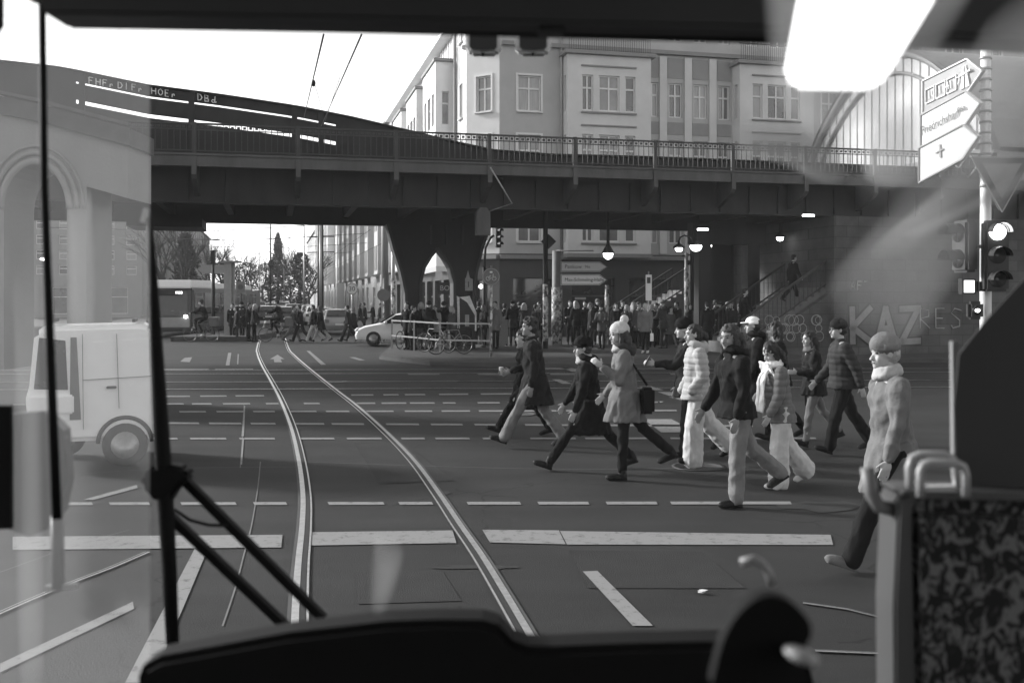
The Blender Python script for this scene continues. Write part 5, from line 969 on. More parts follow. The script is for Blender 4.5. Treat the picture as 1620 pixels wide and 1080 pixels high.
k = MB(); k.box((.95, -.2, 2.05), (.45, .03, .09)); k.build('sign_plate', SIGNG, t)
MB().tube([(-.02, 0, 4.0), (1.5, 0, 4.0)], .03, 6).build('bracket', STEEL, t)
# sticker-covered thin posts with lamps and small things
for px, py, h, lb in ((960, 549, 2.6, 'thin sticker-covered post behind the black beanie'), (1086, 551, 3.9, 'thin sticker-covered post under the curved street lantern')):
    t = post('post', lb, 'post', px, py, h, .085, STEEL, pole_section=(.1, h * .85)); k = MB(); k.bar((-.2, 0, h * .97), (.3, 0, h * .99), .06); k.box((.1, -.1, h * .9), (.16, .05, .2)); k.build('bracket', BRIDGE, t)
t = post('info_sign', 'narrow white notice board on a pole above the light-jacketed person', 'notice', 1026, 560, 3.05, .03, STEEL); k = MB(); k.box((0, -.04, 2.45), (.22, .03, .95)); k.build('sign_plate', SIGNW, t); k = MB(); k.box((0, -.06, 2.72), (.13, .01, .22)); k.build('sign_print', INK, t)
def hang_lamp(px, py, d, label, s=1.0, top=1.2):
    p = W(px, py, d); t = thing('street_lantern', label, 'street lantern', p, 0, 'lit bell-shaped lanterns'); MB().lathe([(.05, .95), (.055, .35), (.1, .28), (.2, .1), (.23, .06), (.2, .05)], (0, 0, 0), 16).build('shade', BRIDGE, t); MB().ell((0, 0, 0.02), (.15 * s, .15 * s, .16 * s)).build('globe', LAMP, t)
    MB().tube([(0, 0, .9), (0, 0, .9 + top)], .03, 6).build('stem', BRIDGE, t); return t
hang_lamp(962, 403, 34, 'large lit lantern hanging under the viaduct above the direction signs', 1.1, .8)
for px, py, d, lb in ((1074, 394, 36, 'lit lantern on the curved bracket, left of the bright pair'), (1101, 390, 34, 'brightest lit bowl lantern right of the curved bracket'), (1121, 389, 40, 'small lit bowl right of the brightest lantern'), (1234, 377, 37, 'lit lantern above the lower part of the station stairs'), (1291, 372, 37, 'lit lantern near the top of the station stairs')):
    p = W(px, py, d); t = thing('street_lantern', lb, 'street lantern', p, 0, 'lit bell-shaped lanterns'); MB().ell((0, 0, 0), (.2 if px == 1101 else .13, .2 if px == 1101 else .13, .16 if px == 1101 else .1)).build('globe', LAMP, t); MB().lathe([(.22, 0.04), (.2, .1), (.05, .2), (.03, .6 if px != 1074 else .3)], (0, 0, 0), 14).build('shade', BRIDGE, t)
p = W(1074, 394, 36); t = thing('lamp_bracket', 'curved iron lantern bracket under the viaduct', 'bracket', (p.x, p.y, p.z)); k = MB(); k.tube([(0, 0, .28), (.05, 0, .42), (.2, 0, .5), (.4, 0, .42), (.48, 0, .25), (.5, 0, -1.2)], .03, 6); k.build('arm', BRIDGE, t)
for px, py, d, lb in ((1112, 363, 36, 'small tubular ceiling light under the viaduct'), (1279, 341, 33, 'long tubular ceiling light under the viaduct by the stairs')):
    p = W(px, py, d); t = thing('ceiling_light', lb, 'ceiling light', p); MB().box((0, 0, 0), (.38, .1, .06), .2).build('tube', LAMP, t); MB().box((0, 0, .06), (.45, .14, .05), .2).build('housing', BRIDGE, t)
# railing for cycles and the poster board
t = thing('barrier_railing', 'galvanised two-bar railing in front of the pillar', 'railing', G(700, 572)); k = MB(); pts = [(620, 556), (655, 560), (696, 566), (776, 568)]
vv = [G(*p) for p in pts]
for a, b in zip(vv, vv[1:]):
    for z in (.62, 1.2): k.bar(a + Vector((0, 0, z)), b + Vector((0, 0, z)), .05)
k.build('rail', STEEL, t, world=True)
for v in vv: MB().bar(v, v + Vector((0, 0, 1.25)), .06).build('post', STEEL, t, world=True)
p = G(739, 556); t = thing('poster_board', 'sandwich poster board draped in white by the pillar', 'poster board', (p.x, p.y, 0)); k = MB()
k.prism([(-.38, 0, .9), (-.28, -.05, .9), (-.3, 0, 2.1), (-.4, 0, 2.15)], (0, .06, 0)); k.prism([(-.3, 0, 2.1), (.1, -.05, 2.15), (.36, 0, 1.5), (.33, 0, 1.35), (0, 0, 1.9)], (0, .06, 0)); k.prism([(.3, 0, 1.5), (.36, 0, 1.5), (.36, 0, .8), (.3, 0, .8)], (0, .06, 0)); k.build('drape', CLO['white'], t); MB().prism([(-.3, .03, .9), (.32, .03, .9), (.3, .03, 1.5), (0, .03, 2.0), (-.3, .03, 2.05)], (0, .04, 0)).build('board', DARKM, t); k = MB(); k.box((0, 0, 1.2), (.16, .02, .45)); k.build('poster', CLO['light'], t)
k = MB()
for x in (-.3, .3): k.bar((x, .05, 0), (x, .05, 1), .05)
k.build('leg', BRIDGE, t)
p = G(739, 556); t = thing('hand_sign', 'white placard with a number on a pointed top above the poster board', 'placard', (p.x, p.y + .1, 0)); k = MB(); k.prism([(-.18, 0, 2.35), (.22, 0, 2.35), (.22, 0, 2.8), (.1, 0, 2.85), (.03, 0, 3.15), (-.05, 0, 2.85), (-.18, 0, 2.75)], (0, .03, 0)); k.build('sign_plate', CLO['light'], t); text('1', .32, INK, t, (-.03, -.01, 2.58), (R(90), 0, 0)); MB().bar((0, .04, 0), (0, .04, 2.4), .04).build('pole', BRIDGE, t)
p = G(778, 553); t = thing('utility_cabinet', 'grey rounded street cabinet behind the bicycle sign post', 'cabinet', (p.x - .0, p.y, .12)); k = MB(); k.box((.1, 0, .6), (1.1, .5, 1.2)); k.build('body', mat('cabinet_grey', .2, .7, .1), t, bevel=.12); MB().box((.1, -.26, .6), (.9, .02, .9)).build('door', mat('cabinet_grey'), t)
# round 30 sign, masts and signs in the street to the left of the pillar
t = post('speed_sign', 'round speed limit 30 sign on a thin pole by the shops', 'road sign', 557, 531, 2.9, .035, STEEL); disc(t, 2.55, .32, SIGNW, SIGND); text('30', .36, INK, t, (0, -.065, 2.55), (R(90), 0, 0), align='CENTER')
t = post('road_sign', 'grey round sign seen from behind on a thin pole left of the pillar', 'road sign', 607, 540, 3.0, .04, STEEL, pole_section=(.3, 1.8)); disc(t, 2.2, .3, mat('sign_back', .12, .6, .1))
post('catenary_mast', 'thick pale overhead line mast left of the pillar', 'mast', 609, 535, 9, .2, mat('mast_grey', .14, .6, .1)); t = post('catenary_mast', 'slimmer sticker-covered mast beside the thick one left of the pillar', 'mast', 622, 541, 6, .1, STEEL, pole_section=(.3, 3))
t = post('catenary_mast', 'dark tall mast with side arms down the street behind the walkers', 'mast', 507, 521, 8.5, .22, BRIDGE)
for z in (5, 6, 7): MB().bar((-.9, 0, z), (.9, 0, z + .05), .06).build('arm', BRIDGE, t)
def lamp_far(px, d, h, lb, s=-1, arm=2.2):
    p = W(px, 500, d); t = thing('street_lamp', lb, 'street lamp', (p.x, p.y, 0), 0, 'street lamps along the far street'); MB().tube([(0, 0, 0), (0, 0, h)], [.1, .06], 8).build('pole', STEEL, t); k = MB(); k.tube([(0, 0, h), (s * arm, 0, h + .15)], .035, 6); k.build('arm', STEEL, t); MB().ell((s * arm, 0, h + .1), (.35, .12, .07)).build('lamp_head', SIGNG, t)
lamp_far(481, 90, 8.6, 'street lamp with its arm to the left beside the pale tall house'); lamp_far(324 - 26, 80, 6.6, 'street lamp with its arm to the right by the tall block', 1); lamp_far(449, 150, 10, 'thin far street lamp right of the conifer'); lamp_far(411, 160, 10, 'thin far street lamp over the left rail'); lamp_far(507, 60, 6.6, 'street lamp beside the dark mast')
t = post('catenary_mast', 'overhead line mast in the middle of the far street carrying a cross arm', 'mast', 428, 500, 0.01, .08, BRIDGE, d=110); k = MB(); k.tube([(0, 0, 0), (0, 0, 10.2)], [.12, .07], 8); k.build('mast', BRIDGE, t); k = MB(); k.bar((-1.1, 0, 8.6), (2.2, 0, 8.6), .07); k.tube([(.5, 0, 8.6), (.8, 0, 9.6), (1.8, 0, 9.6), (2.1, 0, 8.6)], .03, 6); k.box((.1, 0, 5.8), (.5, .3, .7)); k.build('arm', BRIDGE, t)
# arrow sign and tram stop island
p = W(337, 500, 50); t = thing('direction_sign', 'grey arrow sign pointing left on a mast above the tram stop', 'direction sign', (p.x, p.y, 0)); MB().tube([(0, .05, 0), (0, .05, 4.3)], .09, 8).build('pole', BRIDGE, t); k = MB(); k.prism([(-.8, 0, 3.5), (-.5, 0, 3.72), (.58, 0, 3.72), (.58, 0, 3.28), (-.5, 0, 3.28)], (0, .04, 0)); k.build('sign_plate', SIGNG, t); MB().box((0, 0, 4.1), (.2, .2, .7)).build('signal_box', BRIDGE, t)
p = W(363, 500, 49.5); t = thing('advertising_column', 'pale square column on the tram stop island', 'column', (p.x, p.y, 0)); MB().box((-.05, 0, 1.9), (.36, .3, 3.8)).build('column', mat('column_pale', .28, .8, .1), t); MB().box((.2, .05, 1.9), (.1, .12, 3.8)).build('edge', SIGNG, t); MB().box((.05, 0, 3.85), (1.0, .5, .1)).build('canopy', TRIM, t)
t = post('tram_stop_sign', 'small framed tram stop sign right of the pale column', 'sign', 381, 500, 3.0, .04, BRIDGE, d=51); k = MB(); k.box((0, -.05, 2.6), (.45, .04, .6)); k.build('sign_plate', mat('cabinet_grey'), t); disc(t, 2.62, .14, SIGND, None, -.08)
pv = MB(); a = W(335, 500, 47.5); pv.box((a.x, a.y + 6, .12), (3.6, 13, .24)); pv.build('pavement', PAVE, loc=(0, 0, 0))['kind'] = 'structure'
# shop lamps on the left
for px, lb in ((18, 'leftmost of the three lit shop lamps behind the archway'), (44, 'middle one of the three lit shop lamps'), (70, 'rightmost of the three lit shop lamps')):
    p = W(px, 410, 55); t = thing('shop_lamp', lb, 'shop lamp', p, 0, 'lit shop lamps'); MB().ell((0, 0, 0), (.22, .15, .07)).build('bulb', LAMP, t); MB().box((0, .2, .12), (.3, .5, .08)).build('housing', TRIM, t)
# right-hand sign mast with arrows, give-way sign and signals
RP = W(1556, 500, 14.5); RP.z = 0; t = thing('sign_mast', 'white sign mast at the right edge', 'mast', RP); MB().tube([(.03, 0, 0), (.03, 0, 5.85)], [.085, .07], 16).build('pole', mat('mast_white', .75, .4, .05), t)
for i in range(14): MB().lathe([(.088, 0), (.088, .03)], (.03, 0, 3.7 + i * .155), 14).build('clamp', STEEL, t)
def rarrow(lab, yl, yr, m, border, dx=0, h=32):
    """arrow plate running from its far left end to the near tip at the mast"""
    L = W(1459 - dx, yl, 15.3); Rr = W(1531 - dx, yr, 14.3); T_ = W(1556 - dx, yr + 22 * .9, 14.05); hz_ = Vector((0, 0, -.49)); s_ = thing('direction_sign', lab, 'direction sign', L, 0, 'arrow signs on the right-hand mast')
    P = [L, Rr, T_, Rr + hz_ * 1.0 + Vector((0, 0, -.02)), L + hz_ * 1.12]; nrm = (Rr - L).cross(hz_).normalized(); nrm = -nrm if nrm.y > 0 else nrm
    k = MB(); k.prism([q - L for q in P], nrm * -.04); k.build('sign_plate', m, s_); k = MB(); c = sum(P, Vector()) / 5; Q = [c + (q - c) * .965 - L + nrm * .012 for q in P]
    for a, b in zip(Q, Q[1:] + Q[:1]): k.bar(a, b, .022)
    k.build('sign_border', border, s_); ux = (Rr - L).normalized(); uz = (-hz_).normalized(); un = ux.cross(uz).normalized(); M_ = Matrix((ux, uz - ux * uz.dot(ux), un)).transposed(); return s_, L, Rr, hz_, M_.to_4x4(), nrm
def rtext(s_, M_, txt, size, m, along, down, L, Rr, hz_, nrm, sx=1.0):
    o = text(txt, size, m, s_, (0, 0, 0), (0, 0, 0), sx=1); o.matrix_local = Matrix.Translation((Rr - L) * along + hz_ * down + nrm * .02) @ M_ @ Matrix.Scale(sx, 4, (1, 0, 0)); return o
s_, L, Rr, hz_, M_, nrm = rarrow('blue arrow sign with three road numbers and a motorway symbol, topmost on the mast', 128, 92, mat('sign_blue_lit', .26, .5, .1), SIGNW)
for i, tx_ in enumerate(('10', '114', '117')):
    u0 = .10 + i * .24; k = MB(); A_ = [(Rr - L) * (u0 + a) + hz_ * b + nrm * .014 for a, b in ((0, .35), (.2, .35), (.2, .78), (0, .78))]
    for a, b in zip(A_, A_[1:] + A_[:1]): k.bar(a, b, .02)
    k.build('number_frame', SIGNW, s_); rtext(s_, M_, tx_, .17, SIGNW, u0 + .035, .56, L, Rr, hz_, nrm, 1.05)
k = MB(); q0 = (Rr - L) * .86 + nrm * .016; ux = (Rr - L)
for p_ in ([(0, .85), (.06, .18), (.075, .18), (.085, .85)], [(.11, .85), (.105, .18), (.12, .18), (.2, .85)]): k.prism([q0 + ux * a + hz_ * b for a, b in p_], nrm * .004)
k.bar(q0 + ux * -.02 + hz_ * .45, q0 + ux * .22 + hz_ * .4, .03); k.build('motorway_symbol', SIGNW, s_)
s_, L, Rr, hz_, M_, nrm = rarrow('pale arrow sign reading Friedrichshain, middle one on the mast', 182, 143, mat('sign_yellow_grey', .75, .5, .05), SIGNG, 3)
rtext(s_, M_, 'Friedrichshain', .2, INK, .05, .56, L, Rr, hz_, nrm, .78); rtext(s_, M_, '96a', .13, INK, .84, .5, L, Rr, hz_, nrm)
s_, L, Rr, hz_, M_, nrm = rarrow('white arrow sign with an aeroplane symbol, lowest of the arrows on the mast', 234, 196, SIGNW, SIGNG, 6)
k = MB(); q0 = (Rr - L) * .5 + hz_ * .45 + nrm * .016; ux = (Rr - L).normalized(); uz = Vector((0, 0, 1)); k.bar(q0 - ux * .09, q0 + ux * .09, .02); k.prism([q0 + ux * a + uz * b for a, b in ((.0, -.1), (.04, -.1), (.02, .1), (-.02, .1))], nrm * .004); k.build('aeroplane_symbol', SIGNG, s_)
GY = W(1585, 250, 14.2); gw = thing('give_way_sign', 'triangular give-way sign pointing down on the right-hand mast', 'road sign', GY); k = MB(); k.prism([(-.43, 0, .0), (.43, 0, 0), (.04, 0, -.74), (-.04, 0, -.74)], (0, .02, 0)); k.build('sign_plate', mat('sign_rim_grey', .09, .5, .1), gw); k = MB(); k.prism([(-.28, -.006, -.08), (.28, -.006, -.08), (0, -.006, -.58)], (0, .006, 0)); k.build('sign_face', mat('sign_face_grey', .26, .5, .1), gw)
k = MB(); Q = [(-.44, -.01, .01), (.44, -.01, .01), (0, -.01, -.77)]
for a, b in zip(Q, Q[1:] + Q[:1]): k.bar(a, b, .015)
k.build('sign_border', SIGNG, gw)
TLp = W(1574, 405, 14.2); t = thing('traffic_light', 'traffic light on the white mast with its top lens lit', 'traffic light', TLp); signal(t, 0, 0, R(-5), 0, 3, 1.12, 0)
TL2 = W(1526, 390, 14.4); t = thing('traffic_light', 'traffic light turned sideways left of the white mast', 'traffic light', TL2); signal(t, 0, 0, R(-80), None, 2, 1.25, 0); MB().bar((0, 0, 0), (.25, 0, 0), .05).build('bracket', STEEL, t); MB().box((.06, -.02, .0), (.12, .03, .7)).build('backing', SIGNW, t)
TL3 = W(1533, 453, 14.3); t = thing('pedestrian_signal', 'small square signal lit white low on the white mast', 'signal', TL3); MB().box((0, .06, 0), (.2, .12, .22)).build('housing', BLACK, t); MB().box((0, -.005, 0), (.14, .02, .17)).build('lens', mat('signal_white', .8, .4, 0, emit=1.2), t); MB().box((.2, 0, 0), (.14, .1, .14)).build('button_box', BLACK, t)
TL4 = W(1545, 491, 14.3); t = thing('bicycle_signal', 'small round-topped cycle signal below the square signal', 'signal', TL4); MB().box((0, .06, 0), (.22, .14, .26)).build('housing', BLACK, t, bevel=.04); MB().lathe([(.07, 0), (.07, .02)], (0, -.01, 0), 16, RXf).build('lens', mat('signal_lens_dark'), t); MB().ell((0, -.03, 0), (.035, .01, .025)).build('symbol', LAMP, t)
# overhead wires
wr_ = thing('overhead_wire', 'tram overhead contact wires with a hanging dropper rising over the street', 'overhead wire'); k = MB()
def wire(a, b, r=.012, sag=0): k.tube([a, (a + b) / 2 - Vector((0, 0, sag)), b], r, 4)
wire(W(512, 55, 8), W(480, 190, 29), .008); wire(W(572, 55, 8), W(508, 200, 29), .008); k.bar(W(497, 130, 14), W(510, 175, 16), .006); k.bar(W(538, 122, 12), W(512, 198, 26), .006)
k.build('wire', INK, wr_); k = MB(); k.ell(W(496, 132, 14), (.03, .03, .05)); k.build('insulator', BRIDGE, wr_); k = MB()
for z, d in ((6.3, 60), (6.6, 75), (7.0, 95), (7.4, 120)): wire(Vector((-22 - d * .1, d, z)), Vector((-2 - d * .12, d, z + .3)), .02, .4)
wire(SV(-1, 5, 5.6), SV(-1, 200, 5.6), .015); wire(SV(1, 5, 5.6), SV(1, 200, 5.6), .015); k.build('wire', INK, wr_)
# ---------------------------------------------------------------- tram cab interior (near the camera)
CAB = mat('cab_black', .004, .7, .3, 5, spec=.15); CABG = mat('cab_dark_grey', .035, .6, .2, 5); CABD = mat('cab_wall_dark', .016, .6, .2, 5); CABL = mat('cab_grey', .3, .6, .1, 4)
def slab(name, label, cat, px_poly, d, th, m, bevel=.012, part=None):
    P = [W(x, y, d) for x, y in px_poly]; c = sum(P, Vector()) / len(P); t = thing(name, label, cat, (c.x, c.y, c.z)); k = MB(); k.prism(P, (0, th, 0)); k.build(part or 'panel', m, t, world=True, bevel=bevel); return t
t = slab('cab_header', 'dark header panel with sun blind across the top of the cab window', 'header panel', [(50, -60), (50, 4), (60, 8), (98, 8), (104, 16), (104, 40), (112, 47), (540, 54), (900, 62), (1270, 70), (1760, 92), (1760, -60)], .9, -.05, CABG)
k = MB(); k.prism([W(x, y, .885) for x, y in [(745, -60), (725, 52), (1250, 66), (1250, -60)]], (0, .01, 0)); k.build('sun_blind', CAB, t, world=True); k = MB(); k.bar(W(872, -40, .87), W(872, 56, .87), .022, .02); k.build('blind_guide', BLACK, t, world=True); k = MB(); k.prism([W(x, y, .875) for x, y in [(896, -40), (922, -40), (914, 46), (898, 40)]], (0, .008, 0)); k.build('latch', CABL, t, world=True, bevel=.003)
t = slab('dashboard', 'black driver dashboard with a curved upper edge along the bottom', 'dashboard', [(243, 1150), (243, 1045), (250, 1028), (275, 1014), (470, 978), (620, 961), (700, 958), (765, 959), (790, 966), (812, 990), (835, 998), (870, 999), (1000, 994), (1190, 990), (1225, 996), (1262, 1030), (1290, 1150)], .85, -.04, CAB, .006)
# wiper
t = thing('windscreen_wiper', 'black windscreen wiper with a pantograph double arm', 'wiper', W(260, 760, 1.25)); k = MB(); pts = [(236, 345), (240, 420), (248, 560), (255, 680), (262, 800), (268, 900), (273, 1016)]
k.tube([W(x, y, 1.25) for x, y in pts], [.004, .0062, .0085, .0105, .0105, .0095, .0085], 8); k.build('blade', CAB, t, world=True); k = MB(); k.bar(W(232, 330, 1.25), W(226, 352, 1.25), .006); k.build('blade_tip', CLO['light'], t, world=True)
for a, b in (((278, 745), (512, 978)), ((268, 815), (452, 990))): k = MB(); k.bar(W(*a, 1.28), W(*b, 1.28), .014, .01); k.build('arm', CAB, t, world=True)
k = MB(); k.prism([W(x, y, 1.24) for x, y in [(222, 752), (238, 738), (262, 735), (290, 740), (300, 756), (280, 772), (262, 800), (240, 790), (222, 770)]], (0, .03, 0)); k.build('pivot', CAB, t, world=True, bevel=.005); k = MB(); k.tube([W(x, y, 1.26) for x, y in [(275, 805), (300, 822), (330, 830), (360, 831)]], .0022, 6); k.build('washer_hose', CAB, t, world=True)
# pole on the left and wing mirror
t = thing('grab_pole', 'thin dark vertical grab pole left of the wiper', 'pole', W(78, 600, 1.0)); k = MB(); k.tube([W(66, -40, 1.0), W(70, 300, 1.0), W(82, 620, 1.0), W(90, 820, 1.0)], [.0036, .0038, .0045, .0048], 10); k.build('pole', CAB, t, world=True); k = MB(); k.tube([W(90, 815, 1.18), W(92, 930, 1.18)], .0075, 10); k.build('pole_section', mat('cab_mid_grey', .09, .5, .1), t, world=True); k = MB(); k.bar(W(74, 930, 1.18), W(122, 926, 1.18), .007); k.build('foot', SIGNG, t, world=True)  # grey lower piece of the pole: reflection put into its colour
t = thing('wing_mirror', 'black wing mirror housing at the left edge below the van', 'wing mirror', W(10, 740, 1.1)); k = MB(); k.prism([W(x, y, 1.1) for x, y in [(-60, 640), (16, 642), (17, 700), (17, 836), (-60, 840)]], (0, .006, 0)); k.build('housing', CAB, t, world=True); k = MB(); k.prism([W(x, y, 1.2) for x, y in [(14, 655), (70, 650), (100, 680), (106, 760), (96, 810), (74, 838), (45, 848), (14, 838)]], (0, .02, 0)); k.build('mirror_glass', mat('mirror_tint', .05, .35, .2, 3), t, world=True)
slab('door_pillar', 'dark cab pillar stub at the top left corner', 'pillar', [(-60, -60), (11, -60), (11, 55), (4, 60), (-60, 62)], .95, -.02, CAB)
# hanging monitors under the header
for x0, lb in ((736, 'left one of the two small framed monitors hanging below the header'), (815, 'right one of the two small framed monitors hanging below the header')):
    P = [(x0, 40), (x0 + 57, 40), (x0 + 57, 74), (x0 + 50, 84), (x0 + 8, 84), (x0, 74)]; t = slab('cab_monitor', lb, 'monitor', P, 1.7, .03, mat('monitor_frame', .75, .5, .1), .004, 'frame'); t['group'] = 'monitors under the header'; k = MB(); k.prism([W(x, y, 1.69) for x, y in [(x0 + 7, 40), (x0 + 50, 40), (x0 + 50, 74), (x0 + 46, 78), (x0 + 11, 78), (x0 + 7, 74)]], (0, .004, 0)); k.build('screen', BLACK, t, world=True); k = MB(); k.bar(W(x0 + 28, 84, 1.7), W(x0 + 28, 89, 1.7), .006); k.build('knob', BLACK, t, world=True)
# glowing panel added for the bright glare reflected in the glass, no real lamp
t = slab('glare_panel', 'large glowing panel added for the reflected glare at the upper right', 'glare panel', [(1283, -60), (1500, -60), (1476, 0), (1400, 122), (1380, 134), (1262, 132), (1250, 118)], .38, .008, mat('glare_glow', .9, .5, 0, emit=1.1), .006, 'glare_face')
# seat at the right
FAB = None
def fabric():
    m = bpy.data.materials.new('patterned_moquette'); m.use_nodes = True; t = m.node_tree; p = t.nodes['Principled BSDF']; tc = t.nodes.new('ShaderNodeTexCoord'); mp = t.nodes.new('ShaderNodeMapping'); mp.inputs['Scale'].default_value = (110, 110, 75); n = t.nodes.new('ShaderNodeTexNoise'); n.inputs['Scale'].default_value = .9; n.inputs['Detail'].default_value = 1; n.inputs['Distortion'].default_value = 1.4
    r = t.nodes.new('ShaderNodeValToRGB'); r.color_ramp.interpolation = 'EASE'; r.color_ramp.elements[0].position = .46; r.color_ramp.elements[0].color = (.006, .006, .006, 1); r.color_ramp.elements[1].position = .62; r.color_ramp.elements[1].color = (.13, .13, .13, 1); L = t.links.new; L(tc.outputs['Object'], mp.inputs[0]); L(mp.outputs[0], n.inputs['Vector']); L(n.outputs[0], r.inputs[0]); L(r.outputs[0], p.inputs['Base Color']); p.inputs['Roughness'].default_value = .95; return m
FAB = fabric()
ds = .95; t = thing('passenger_seat', 'passenger seat with patterned fabric backrest and pale frame at the right', 'seat', W(1530, 1000, ds)); k = MB(); k.prism([W(x, y, ds) for x, y in [(1436, 792), (1700, 800), (1700, 1150), (1448, 1150), (1440, 1000)]], (0, .06, 0)); k.build('backrest', FAB, t, world=True, bevel=.012)
k = MB(); k.prism([W(x, y, ds + .005) for x, y in [(1422, 790), (1430, 783), (1460, 783), (1445, 800), (1446, 900), (1452, 1150), (1416, 1150), (1414, 960)]], (0, .05, 0)); k.prism([W(x, y, ds - .005) for x, y in [(1424, 782), (1432, 777), (1700, 782), (1700, 794), (1445, 790)]], (0, .06, 0)); k.build('shell', mat('seat_shell', .05, .5, .1), t, world=True, bevel=.005)
HG = mat('grab_handle_pale', .28, .35, .08); k = MB(); k.tube([W(x, y, ds + .02) for x, y in [(1440, 782), (1438, 740), (1443, 724), (1455, 719), (1495, 719), (1507, 725), (1511, 740), (1512, 772), (1445, 774)]], .0042, 8); k.build('grab_handle', HG, t, world=True)
k = MB(); k.tube([W(x, y, ds - .015) for x, y in [(1456, 785), (1456, 745), (1461, 735), (1470, 732), (1514, 733), (1524, 738), (1528, 750), (1528, 785)]], .0042, 8); k.build('grab_handle', HG, t, world=True); k = MB(); k.tube([W(x, y, ds + .02) for x, y in [(1372, 740), (1378, 780), (1390, 800), (1415, 806)]], .007, 8); k.build('side_bar', mat('side_bar_grey', .14, .5, .1), t, world=True)
t = slab('cab_wall', 'dark cab wall panel with a reflected ghost pole at the far right', 'wall panel', [(1700, 395), (1620, 440), (1560, 505), (1516, 560), (1508, 640), (1512, 780), (1700, 790)], .98, -.002, CABD, .0); k = MB(); k.bar(W(1509, 540, 1.04), W(1511, 735, 1.04), .006); k.build('ghost_pole', mat('ghost_pole_pale', .22, .5, .1), t, world=True)  # pale bar is a reflected ghost pole, built as a solid part
# padded arm rest with pale grips
t = thing('armrest', 'dark rounded padded armrest with two pale grip ends by the dashboard', 'armrest', W(1215, 960, .8)); ap_ = smooth([Vector((x, y, 0)) for x, y in [(1120, 1060), (1135, 1000), (1155, 960), (1185, 932), (1215, 924), (1248, 938), (1272, 966), (1272, 992), (1250, 1022), (1230, 1060)]], 4)
k = MB(); k.prism([W(q.x, q.y + 8, .5) for q in ap_], (0, -.01, 0)); k.build('pad', CAB, t, world=True)
k = MB(); k.tube([W(x, y, .80) for x, y in [(1172, 890), (1192, 884), (1207, 892), (1216, 905), (1222, 925)]], .0038, 10); k.build('grip', mat('grip_pale', .2, .4, .1), t, world=True); k = MB(); k.ell(W(1268, 1036, .48), (.009, .009, .0035), Matrix.Rotation(R(18), 3, 'Y')); k.build('grip_end', mat('grip_end_pale', .25, .4, .05), t, world=True)
# tram shell around the camera
t = thing('tram_cab', 'dark tram cab shell with floor, roof and bulkhead around the viewer', 'cab'); k = MB(); k.box((0, -.9, 2.75), (2.6, 3.4, .08)); k.build('roof', CABG, t); k = MB(); k.box((0, -.9, .35), (2.6, 3.0, .1)); k.build('floor', CABG, t); k = MB(); k.box((0, -2.5, 1.5), (2.6, .08, 2.5)); k.build('bulkhead', CABG, t)
k = MB(); k.box((0, .95, .8), (2.4, .1, .9)); k.build('front_panel', CABG, t)
# side glass of the cab partition: milky reflection veil built as a scattering volume
def veiled(name, dens, col=1.0):
    m = bpy.data.materials.new(name); m.use_nodes = True; t = m.node_tree; t.nodes.clear(); o = t.nodes.new('ShaderNodeOutputMaterial'); v = t.nodes.new('ShaderNodeVolumePrincipled'); v.inputs['Color'].default_value = (col, col, col, 1); v.inputs['Density'].default_value = dens; v.inputs['Anisotropy'].default_value = 0.0; t.links.new(v.outputs[0], o.inputs['Volume']); return m
A_ = [W(x, y, 1.15) for x, y in [(-80, -80), (235, -80), (235, 1160), (-80, 1160)]]; k = MB(); k.prism(A_, (0, .008, 0)); gl_ = k.build('partition_glass', veiled('veil_glass', 20), None, loc=tuple(A_[0])); tag(gl_, 'side pane of the cab partition with a milky reflection veil, its edge beside the wiper', 'glass pane')
hz = MB(); hz.box((0, 140, 14.5), (700, 330, 34)); hz = hz.build('haze', veiled('haze_air', .0006), loc=(0, 0, 0)); hz['kind'] = 'stuff'

GR = veiled('glare_thin', 20); GR2 = veiled('glare_thick', 50)  # pale scatter volumes imitating glare and reflections on the glass
def glare(label, pts, m, d_=.9, th=.01):
    q_ = smooth([Vector((x, y, 0)) for x, y in pts], 4); P = [W(p.x, p.y, d_) for p in q_]; c_ = sum(P, Vector()) / len(P); n_ = len(P); k = MB(); vs = []; fs = []; NR = 6
    for r_ in range(1, NR + 1):
        s_ = r_ / NR
        for sg in (-1, 1): vs += [c_ + (p - c_) * s_ + Vector((0, sg * (.0001 + th * (1 - s_ * s_)), 0)) for p in P]
    for r_ in range(NR - 1):
        for sg in (0, 1):
            A = (2 * r_ + sg) * n_; B = (2 * r_ + 2 + sg) * n_; fs += [(A + i, A + (i + 1) % n_, B + (i + 1) % n_, B + i) for i in range(n_)]
    A = (2 * NR - 2) * n_; fs += [(A + i, A + (i + 1) % n_, A + n_ + (i + 1) % n_, A + n_ + i) for i in range(n_)] + [tuple(range(n_)), tuple(range(n_, 2 * n_))]
    k.add(vs, fs, True); o = k.build('glass_glare', m, loc=tuple(P[0])); tag(o, label, 'glare', kind='stuff'); return o
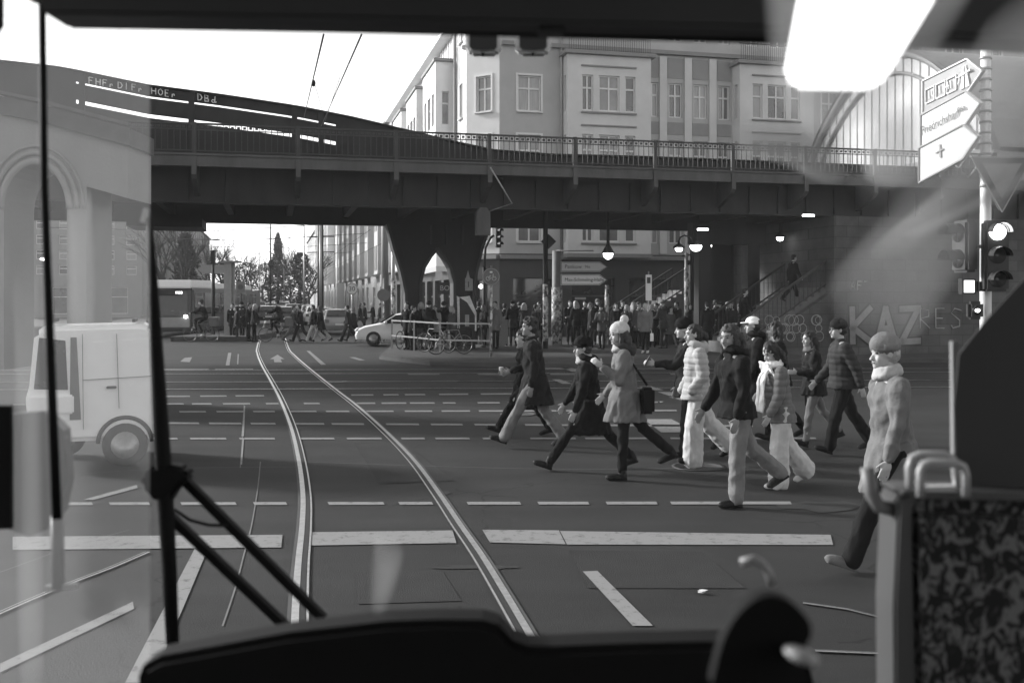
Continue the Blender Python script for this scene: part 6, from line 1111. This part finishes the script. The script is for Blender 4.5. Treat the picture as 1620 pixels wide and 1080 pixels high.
glare('broad pale glare running down the glass at the upper right', [(1700, -60), (1560, 30), (1480, 210), (1400, 330), (1300, 470), (1420, 560), (1500, 470), (1600, 330), (1700, 250)], GR, .72)
glare('narrow brighter glare inside the broad one on the glass at the right', [(1700, 60), (1580, 170), (1480, 300), (1370, 400), (1440, 400), (1560, 300), (1700, 160)], GR, .78)
glare('pale block-shaped glare on the glass left of the arrow signs', [(1368, 160), (1366, 284), (1455, 284), (1455, 156)], GR2, .8)
glare('feathery pale glare on the glass above the railing', [(1150, 195), (1160, 236), (1240, 262), (1300, 290), (1345, 280), (1320, 230), (1270, 200), (1200, 190)], GR2, .76)
glare('faint upright glare on the glass below the wiper arms', [(590, 840), (585, 960), (612, 965), (640, 880), (630, 850)], veiled('glare_faint', 9), .8)

GR3 = veiled('glare_strong', 75)
glare('bright feathered glare under the added glowing panel on the glass', [(1205, -20), (1225, 150), (1290, 215), (1400, 190), (1500, 60), (1540, -60), (1300, -60)], GR3, .6, .008)
glare('pale glare film over the arrow signs at the upper right', [(1330, 90), (1340, 300), (1480, 330), (1600, 250), (1620, 90), (1480, 60)], GR, .66, .006)
glare('thin bright diagonal glare streak on the glass over the right wall', [(1425, 372), (1500, 335), (1640, 262), (1640, 285), (1520, 345), (1440, 380)], GR3, .7, .006)
glare('soft upright glare on the glass over the left road beside the pole', [(20, 420), (30, 1080), (70, 1080), (60, 420)], GR, 1.1, .005)
glare('soft upright glare on the glass over the archway', [(105, 300), (110, 520), (150, 520), (145, 300)], GR2, 1.1, .005)
p = W(761, 453, 47.5); t = thing('wall_lamp', 'small bright wall lamp on the shopfront just left of the bicycle sign', 'wall lamp', p); MB().ell((0, 0, 0), (.11, .09, .09)).build('bulb', LAMP, t); MB().box((0, .14, .1), (.12, .25, .06)).build('bracket', BLACK, t)
p = W(706, 456, 47); t = thing('shop_sign', 'dark hanging shop sign with pale marks seen through the pillar arch', 'shop sign', p); MB().box((0, 0, 0), (.8, .12, .55)).build('box', BLACK, t, bevel=.02); text('BO', .34, CLO['light'], t, (-.3, -.07, .0), (R(90), 0, 0))
